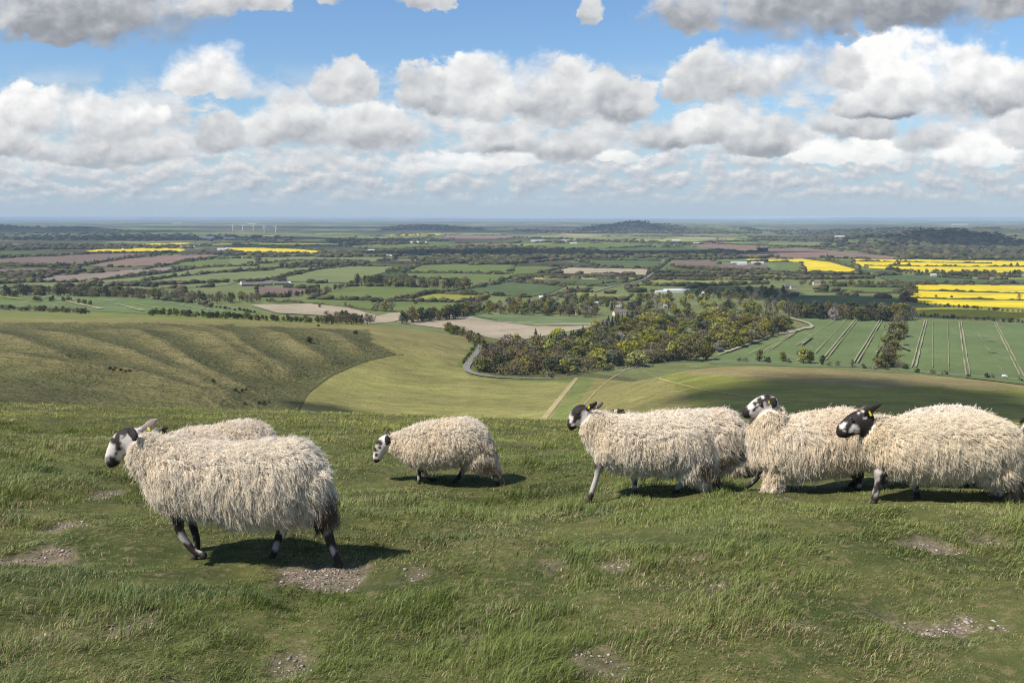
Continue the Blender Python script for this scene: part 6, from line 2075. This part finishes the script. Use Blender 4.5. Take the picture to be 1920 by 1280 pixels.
# --- scrub and saplings that fill the wood between the trunks
def underwood():
    rng = np.random.default_rng(31)
    xs = [p[0] for p in WOOD]; ys = [p[1] for p in WOOD]
    n = 1500
    x = rng.uniform(min(xs), max(xs), n * 3); y = rng.uniform(min(ys), max(ys), n * 3)
    k = inpoly(x, y, WOOD); x, y = x[k][:n], y[k][:n]
    G = ground(x, y)
    P, N, S, C = [], [], [], []
    for i in range(len(G)):
        m = 16
        v = rng.normal(0, 1, (m, 3)); v /= np.linalg.norm(v, axis=1)[:, None]; v[:, 2] = np.abs(v[:, 2])
        h = rng.uniform(2.0, 6.0)
        P.append(G[i] + v * np.array([3.2, 3.2, h]) * rng.uniform(0.5, 1, (m, 1))); N.append(v); S.append(rng.uniform(0.5, 1.0, m))
        c = np.array(LEAFCOL[['olive', 'brown', 'dark', 'grey', 'brown'][rng.integers(5)]]) * 0.85
        C.append(np.repeat((c * rng.uniform(0.7, 1.25, (m, 1))), 4, 0))
    V, Fc = cards(np.concatenate(P), np.concatenate(N), np.concatenate(S), rng, 0.75)
    m, nt = new_mat('underwood_leaf')
    a_ = nt.n('ShaderNodeAttribute', attribute_name='col')
    p = nt.n('ShaderNodeBsdfPrincipled', {'Base Color': a_.outputs['Color'], 'Roughness': 0.8, 'Specular IOR Level': 0.15})
    out_surface(nt, p)
    o = mesh_obj('undergrowth', V, Fc, m, cols=np.concatenate(C))
    tag(o, 'scrub and saplings filling the wood beyond the lane', kind='stuff')


underwood()
# ------------------------------------------------------------------ buildings, turbines, vehicle
M_WALLW = simple_mat('white_render', (0.58, 0.55, 0.50), 0.85, 0.08, 0.6)
M_BRICK = simple_mat('red_brick', (0.30, 0.17, 0.12), 0.9, 0.2, 1.5)
M_STONE = simple_mat('pale_stone', (0.46, 0.40, 0.33), 0.9, 0.15, 1.0)
M_TILE = simple_mat('clay_tile', (0.22, 0.115, 0.085), 0.85, 0.2, 1.0)
M_SLATE = simple_mat('grey_slate', (0.13, 0.12, 0.125), 0.7, 0.15, 1.0)
M_SHEET = simple_mat('pale_roof_sheet', (0.48, 0.49, 0.50), 0.5, 0.08, 0.4)
M_DARKSHED = simple_mat('weathered_boarding', (0.10, 0.085, 0.08), 0.9, 0.2, 0.8)
M_GLASS = simple_mat('window_glass', (0.03, 0.035, 0.04), 0.1, 0.05, 1.0, 0.5)
M_WHITE = simple_mat('white_paint', (0.80, 0.80, 0.80), 0.4, 0.03, 1.0, 0.5)
M_TYRE = simple_mat('black_rubber', (0.02, 0.02, 0.02), 0.8, 0.1, 5.0)


def boxv(x0, x1, y0, y1, z0, z1):
    V = [(x0, y0, z0), (x1, y0, z0), (x1, y1, z0), (x0, y1, z0), (x0, y0, z1), (x1, y0, z1), (x1, y1, z1), (x0, y1, z1)]
    Fc = [(3, 2, 1, 0), (4, 5, 6, 7), (0, 1, 5, 4), (1, 2, 6, 5), (2, 3, 7, 6), (3, 0, 4, 7)]
    return V, Fc


def boxes(name, L, mat, parent):
    V, Fc = [], []
    for b in L:
        v, f = boxv(*b); o = len(V); V += v; Fc += [tuple(i + o for i in q) for q in f]
    return mesh_obj(name, V, Fc, mat, parent)


def house(px, py, L, W, eave, ridge, wall, roof, rot, label, name='house', cat='house', chimney=True, windows=True, group=None, g=None):
    G = g if g is not None else ground([px], [py])[0]
    r = empty(name, (G[0], G[1], G[2] - 0.1), rot)
    tag(r, label, cat, group)
    a, b = L / 2, W / 2
    V = [(-a, -b, 0), (a, -b, 0), (a, b, 0), (-a, b, 0), (-a, -b, eave), (a, -b, eave), (a, b, eave), (-a, b, eave), (-a, 0, ridge), (a, 0, ridge)]
    mesh_obj('wall', V, [(0, 1, 5, 4), (2, 3, 7, 6), (1, 2, 6, 9, 5), (3, 0, 4, 8, 7), (3, 2, 1, 0)], wall, r)
    o = 0.35; dz = (ridge - eave) * o / b; t = 0.22
    RV = []
    for x in (-a - o, a + o):
        RV += [(x, -b - o, eave - dz + 0.03), (x, 0, ridge + 0.03), (x, b + o, eave - dz + 0.03), (x, b + o, eave - dz + t), (x, 0, ridge + t), (x, -b - o, eave - dz + t)]
    RF = [(0, 1, 2, 3, 4, 5), (11, 10, 9, 8, 7, 6)] + [(i, 6 + i, 6 + (i + 1) % 6, (i + 1) % 6) for i in range(6)]
    rf = mesh_obj('roof', RV, RF, roof, r)
    if chimney:
        boxes('chimney', [(a * 0.55, a * 0.55 + 0.9, -0.45, 0.45, ridge - 1.0, ridge + 1.3)], M_BRICK, rf)
    if windows:
        n = max(2, int(L / 3.2))
        rows = [1.0] if eave < 4 else [0.9, 3.3]
        for zz in rows:
            for i in range(n):
                x = -a + (i + 0.5) * L / n
                boxes('window', [(x - 0.55, x + 0.55, -b - 0.03, -b + 0.05, zz, zz + 1.2)], M_GLASS, r)
    return r


house(1166, 588, 16, 8, 3.2, 6.5, M_STONE, M_SLATE, 0.1, 'long pale stone house at the near end of the village')
house(1155, 592, 9, 7, 5.2, 8.2, M_WALLW, M_TILE, 0.5, 'white gabled house under a dark roof beside the conifers')
house(1087, 590, 14, 7, 4.6, 7.4, M_STONE, M_TILE, -0.1, 'pinkish stone house above the crop field')
house(1100, 583, 16, 8, 4.8, 7.6, M_STONE, M_SLATE, 0.2, 'grey roofed stone house behind the pinkish one')
house(1118, 571, 8, 6, 3.2, 5.4, M_WALLW, M_SHEET, 0.3, 'small white outbuilding among the village trees')
house(1160, 575, 12, 7, 4.8, 7.6, M_WALLW, M_SLATE, -0.2, 'white house half hidden behind village trees')
house(1008, 572, 13, 7, 4.8, 7.8, M_BRICK, M_SLATE, 0.25, 'grey roofed brick house on the left side of the village')
house(970, 571, 12, 7, 4.8, 7.8, M_BRICK, M_TILE, -0.15, 'red roofed brick house at the left end of the village')
house(1018, 562, 14, 7, 4.8, 7.8, M_STONE, M_SHEET, -0.1, 'pale roofed house at the back of the village')
house(1322, 554, 14, 9, 5.4, 10, M_WALLW, M_TILE, 0.8, 'white gabled house in the shaded grounds')
house(1430, 555, 18, 9, 5.4, 9, M_STONE, M_SLATE, 0.1, 'grey stone house in the shaded grounds')
house(1247, 577, 6, 5, 3.2, 5.6, M_WALLW, M_SHEET, 0.4, 'tiny white hut in the parkland')
house(1342, 581, 10, 6, 3.0, 5.0, M_STONE, M_TILE, 0.2, 'low stone building in the parkland clearing')
house(1475, 541, 14, 8, 5.2, 9, M_WALLW, M_SLATE, 0.5, 'white house beside the lane left of the green field')
house(1487, 542, 12, 8, 5.2, 8.6, M_STONE, M_SLATE, 0.2, 'grey house beside the lane left of the green field')
house(1531, 534, 16, 8, 5.2, 8.6, M_WALLW, M_TILE, 0.1, 'white house with red roof beyond the lane')
house(1268, 548, 52, 18, 4, 7, M_SHEET, M_SHEET, 0.05, 'long white roofed shed behind the village', 'barn', 'barn', False, False)
house(1240, 550, 24, 12, 3.8, 6.0, M_SHEET, M_SHEET, 0.05, 'low pale lean-to beside the long white shed', 'barn', 'barn', False, False)
house(466, 536, 28, 16, 4.0, 7.5, M_DARKSHED, M_SLATE, 0.25, 'dark roofed farm barn at the left of the farmstead', 'barn', 'barn', False, False)
house(497, 535, 30, 18, 4.2, 8, M_DARKSHED, M_SLATE, 0.15, 'largest dark farm barn in the middle of the farmstead', 'barn', 'barn', False, False)
house(527, 534, 28, 18, 4.2, 8, M_DARKSHED, M_SLATE, 0.2, 'dark farm barn at the right of the farmstead', 'barn', 'barn', False, False)
house(456, 533.5, 12, 9, 5, 9, M_WALLW, M_SLATE, 0.9, 'white gabled farmhouse at the left of the farmstead')
house(540, 533.5, 12, 8, 4, 7, M_WALLW, M_SHEET, 0.2, 'small pale shed at the right end of the farmstead', 'barn', 'barn', False, False)
# far white buildings, a few pixels each
for px, py, L, H, lb in [(107, 426, 150, 13, 'long white far building on the left woods'), (388, 447.5, 100, 16, 'long pale far warehouse below the wind turbines'), (432, 447.5, 90, 10, 'second pale far warehouse beside the long one'),
                         (352, 465, 70, 9, 'bluish roofed far sheds beside the left yellow field'), (420, 469, 60, 9, 'white far shed in front of the yellow field'), (332, 419.5, 200, 14, 'faint white far works near the horizon'), (472, 420, 160, 14, 'second faint white far works near the horizon'),
                         (777, 456, 50, 10, 'white far farmhouse in mid vale'), (790, 455.5, 60, 10, 'second white far farmhouse in mid vale'), (1003, 453, 50, 10, 'white far village house left of the tan field'), (1015, 452.5, 40, 9, 'second white far village house'), (1060, 453, 50, 10, 'third white far village house'),
                         (1075, 457, 40, 8, 'white far farm shed by the green strip'), (1268, 452, 50, 10, 'white far barn above the reddish field'), (1300, 457, 70, 7, 'long pale far barn above the reddish field'), (1237, 433.5, 90, 14, 'white far house below the wooded hill'), (1325, 433.5, 110, 14, 'white far farm right of the wooded hill'),
                         (1385, 493.5, 50, 5, 'long low pale sheds beside the dark ploughed field'), (1420, 494, 40, 6, 'low blue grey shed beside the dark ploughed field'), (1391, 497, 30, 7, 'small white shed in the dark ploughed field'), (1684, 435, 120, 12, 'pale far buildings on the right wooded ridge'), (1574, 445, 70, 12, 'pinkish far house below the right ridge'),
                         (1800, 421.5, 300, 14, 'faint white far works on the right horizon'), (1500, 411.5, 200, 20, 'tiny white speck of far works near the horizon'), (696, 471, 30, 8, 'white far cottage by the dark clump'), (727, 482, 34, 8, 'tiny far cottage at the edge of the pale field'), (1750, 517.5, 14, 6, 'small white far shed between yellow fields')]:
    G = ground([px], [py])[0]
    house(px, py, L, max(8, L * 0.22), H * 0.62, H, M_WALLW, M_SHEET, TR.uniform(-0.15, 0.15), lb, 'distant_building', 'building', False, False)


# wind turbines
def turbine(px, py, hub, blade, phase, label):
    G = ground([px], [py])[0]
    r = empty('wind_turbine', tuple(G)); tag(r, label, 'wind turbine', 'wind turbines on the far vale')
    fl = Flesh(); fl.loft([(0, 0, 0, 2.6, 2.6), (0, 0, hub * 0.5, 2.1, 2.1), (0, 0, hub, 1.6, 1.6)], 't', 12, sub=2)
    mesh_obj('tower', np.concatenate(fl.V), fl.F, M_WHITE, r, True)
    fl = Flesh(); fl.loft([(0, -3, hub + 1, 2.6, 2.4), (0, 2, hub + 1, 2.9, 2.6), (0, 7, hub + 1, 2.2, 2.0)], 't', 10, upright=True, sub=2)
    mesh_obj('nacelle', np.concatenate(fl.V), fl.F, M_WHITE, r, True)
    for k in range(3):
        a = phase + k * 2 * math.pi / 3
        fl = Flesh()
        e = lambda t: (math.sin(a) * blade * t, -5, hub + 1 + math.cos(a) * blade * t)
        fl.loft([(*e(0.02), 0.9, 0.7), (*e(0.2), 1.3, 0.6), (*e(0.6), 0.9, 0.4), (*e(1.0), 0.4, 0.2)], 't', 8, sub=2)
        mesh_obj('blade', np.concatenate(fl.V), fl.F, M_WHITE, r, True)


for (px, py), ph, lb in zip([(436.5, 433.5), (455, 433.5), (475, 434.5), (495.5, 437), (517, 437)], [0.2, 1.1, 0.7, 1.6, 0.4],
                            ['leftmost of the five white wind turbines', 'second white wind turbine from the left', 'middle one of the five white wind turbines', 'second white wind turbine from the right', 'rightmost of the five white wind turbines']):
    turbine(px, py, 56, 27, ph, lb)


# white van on the lane at the right
def van():
    G = ground([1884], [707.5])[0]
    G[2] = float(HT(G[0], G[1])) + 0.55
    r = empty('parked_van', tuple(G), -0.12); tag(r, 'white van on the pale lane along the shaded hill', 'van')
    prof = [(-2.5, 0.35), (2.45, 0.35), (2.5, 0.95), (1.75, 1.15), (1.15, 1.95), (0.9, 2.1), (-2.35, 2.1), (-2.5, 1.9)]
    V = [(x, y, z) for y in (-0.95, 0.95) for x, z in prof]; n = len(prof)
    Fc = [tuple(range(n)), tuple(reversed(range(n, 2 * n)))] + [(i, n + i, n + (i + 1) % n, (i + 1) % n) for i in range(n)]
    bm = bmesh.new(); vs = [bm.verts.new(v) for v in V]
    for f in Fc: bm.faces.new([vs[i] for i in f])
    bmesh.ops.recalc_face_normals(bm, faces=bm.faces)
    bmesh.ops.bevel(bm, geom=list(bm.edges), offset=0.08, segments=2, affect='EDGES')
    me = bpy.data.meshes.new('body'); bm.to_mesh(me); bm.free(); me.materials.append(M_WHITE)
    o = bpy.data.objects.new('body', me); COL.objects.link(o); o.parent = r
    boxes('window', [(0.2, 1.05, -0.965, -0.94, 1.25, 1.85)], M_GLASS, r); boxes('window', [(0.2, 1.05, 0.94, 0.965, 1.25, 1.85)], M_GLASS, r)
    Wv = [(1.74, -0.8, 1.2), (1.74, 0.8, 1.2), (1.2, 0.75, 1.9), (1.2, -0.75, 1.9)]
    mesh_obj('windscreen', [(x + 0.035, y, z + 0.03) for x, y, z in Wv] + [(x - 0.03, y, z - 0.03) for x, y, z in Wv], [(0, 1, 2, 3), (7, 6, 5, 4), (0, 4, 5, 1), (1, 5, 6, 2), (2, 6, 7, 3), (3, 7, 4, 0)], M_GLASS, r)
    for x in (-1.6, 1.6):
        for y in (-0.88, 0.88):
            fl = Flesh(); fl.loft([(x, y - 0.1, 0.33, 0.33, 0.33), (x, y + 0.1, 0.33, 0.33, 0.33)], 't', 14, upright=False, sub=1)
            c, s = [], []
            th = np.linspace(0, 6.283, 15)[:-1]
            ring = [(x + 0.33 * math.cos(t), y + dy, 0.33 + 0.33 * math.sin(t)) for dy in (-0.1, 0.1) for t in th]
            mesh_obj('wheel', ring, [tuple(range(14)), tuple(reversed(range(14, 28)))] + [(i, 14 + i, 14 + (i + 1) % 14, (i + 1) % 14) for i in range(14)], M_TYRE, r)


van()
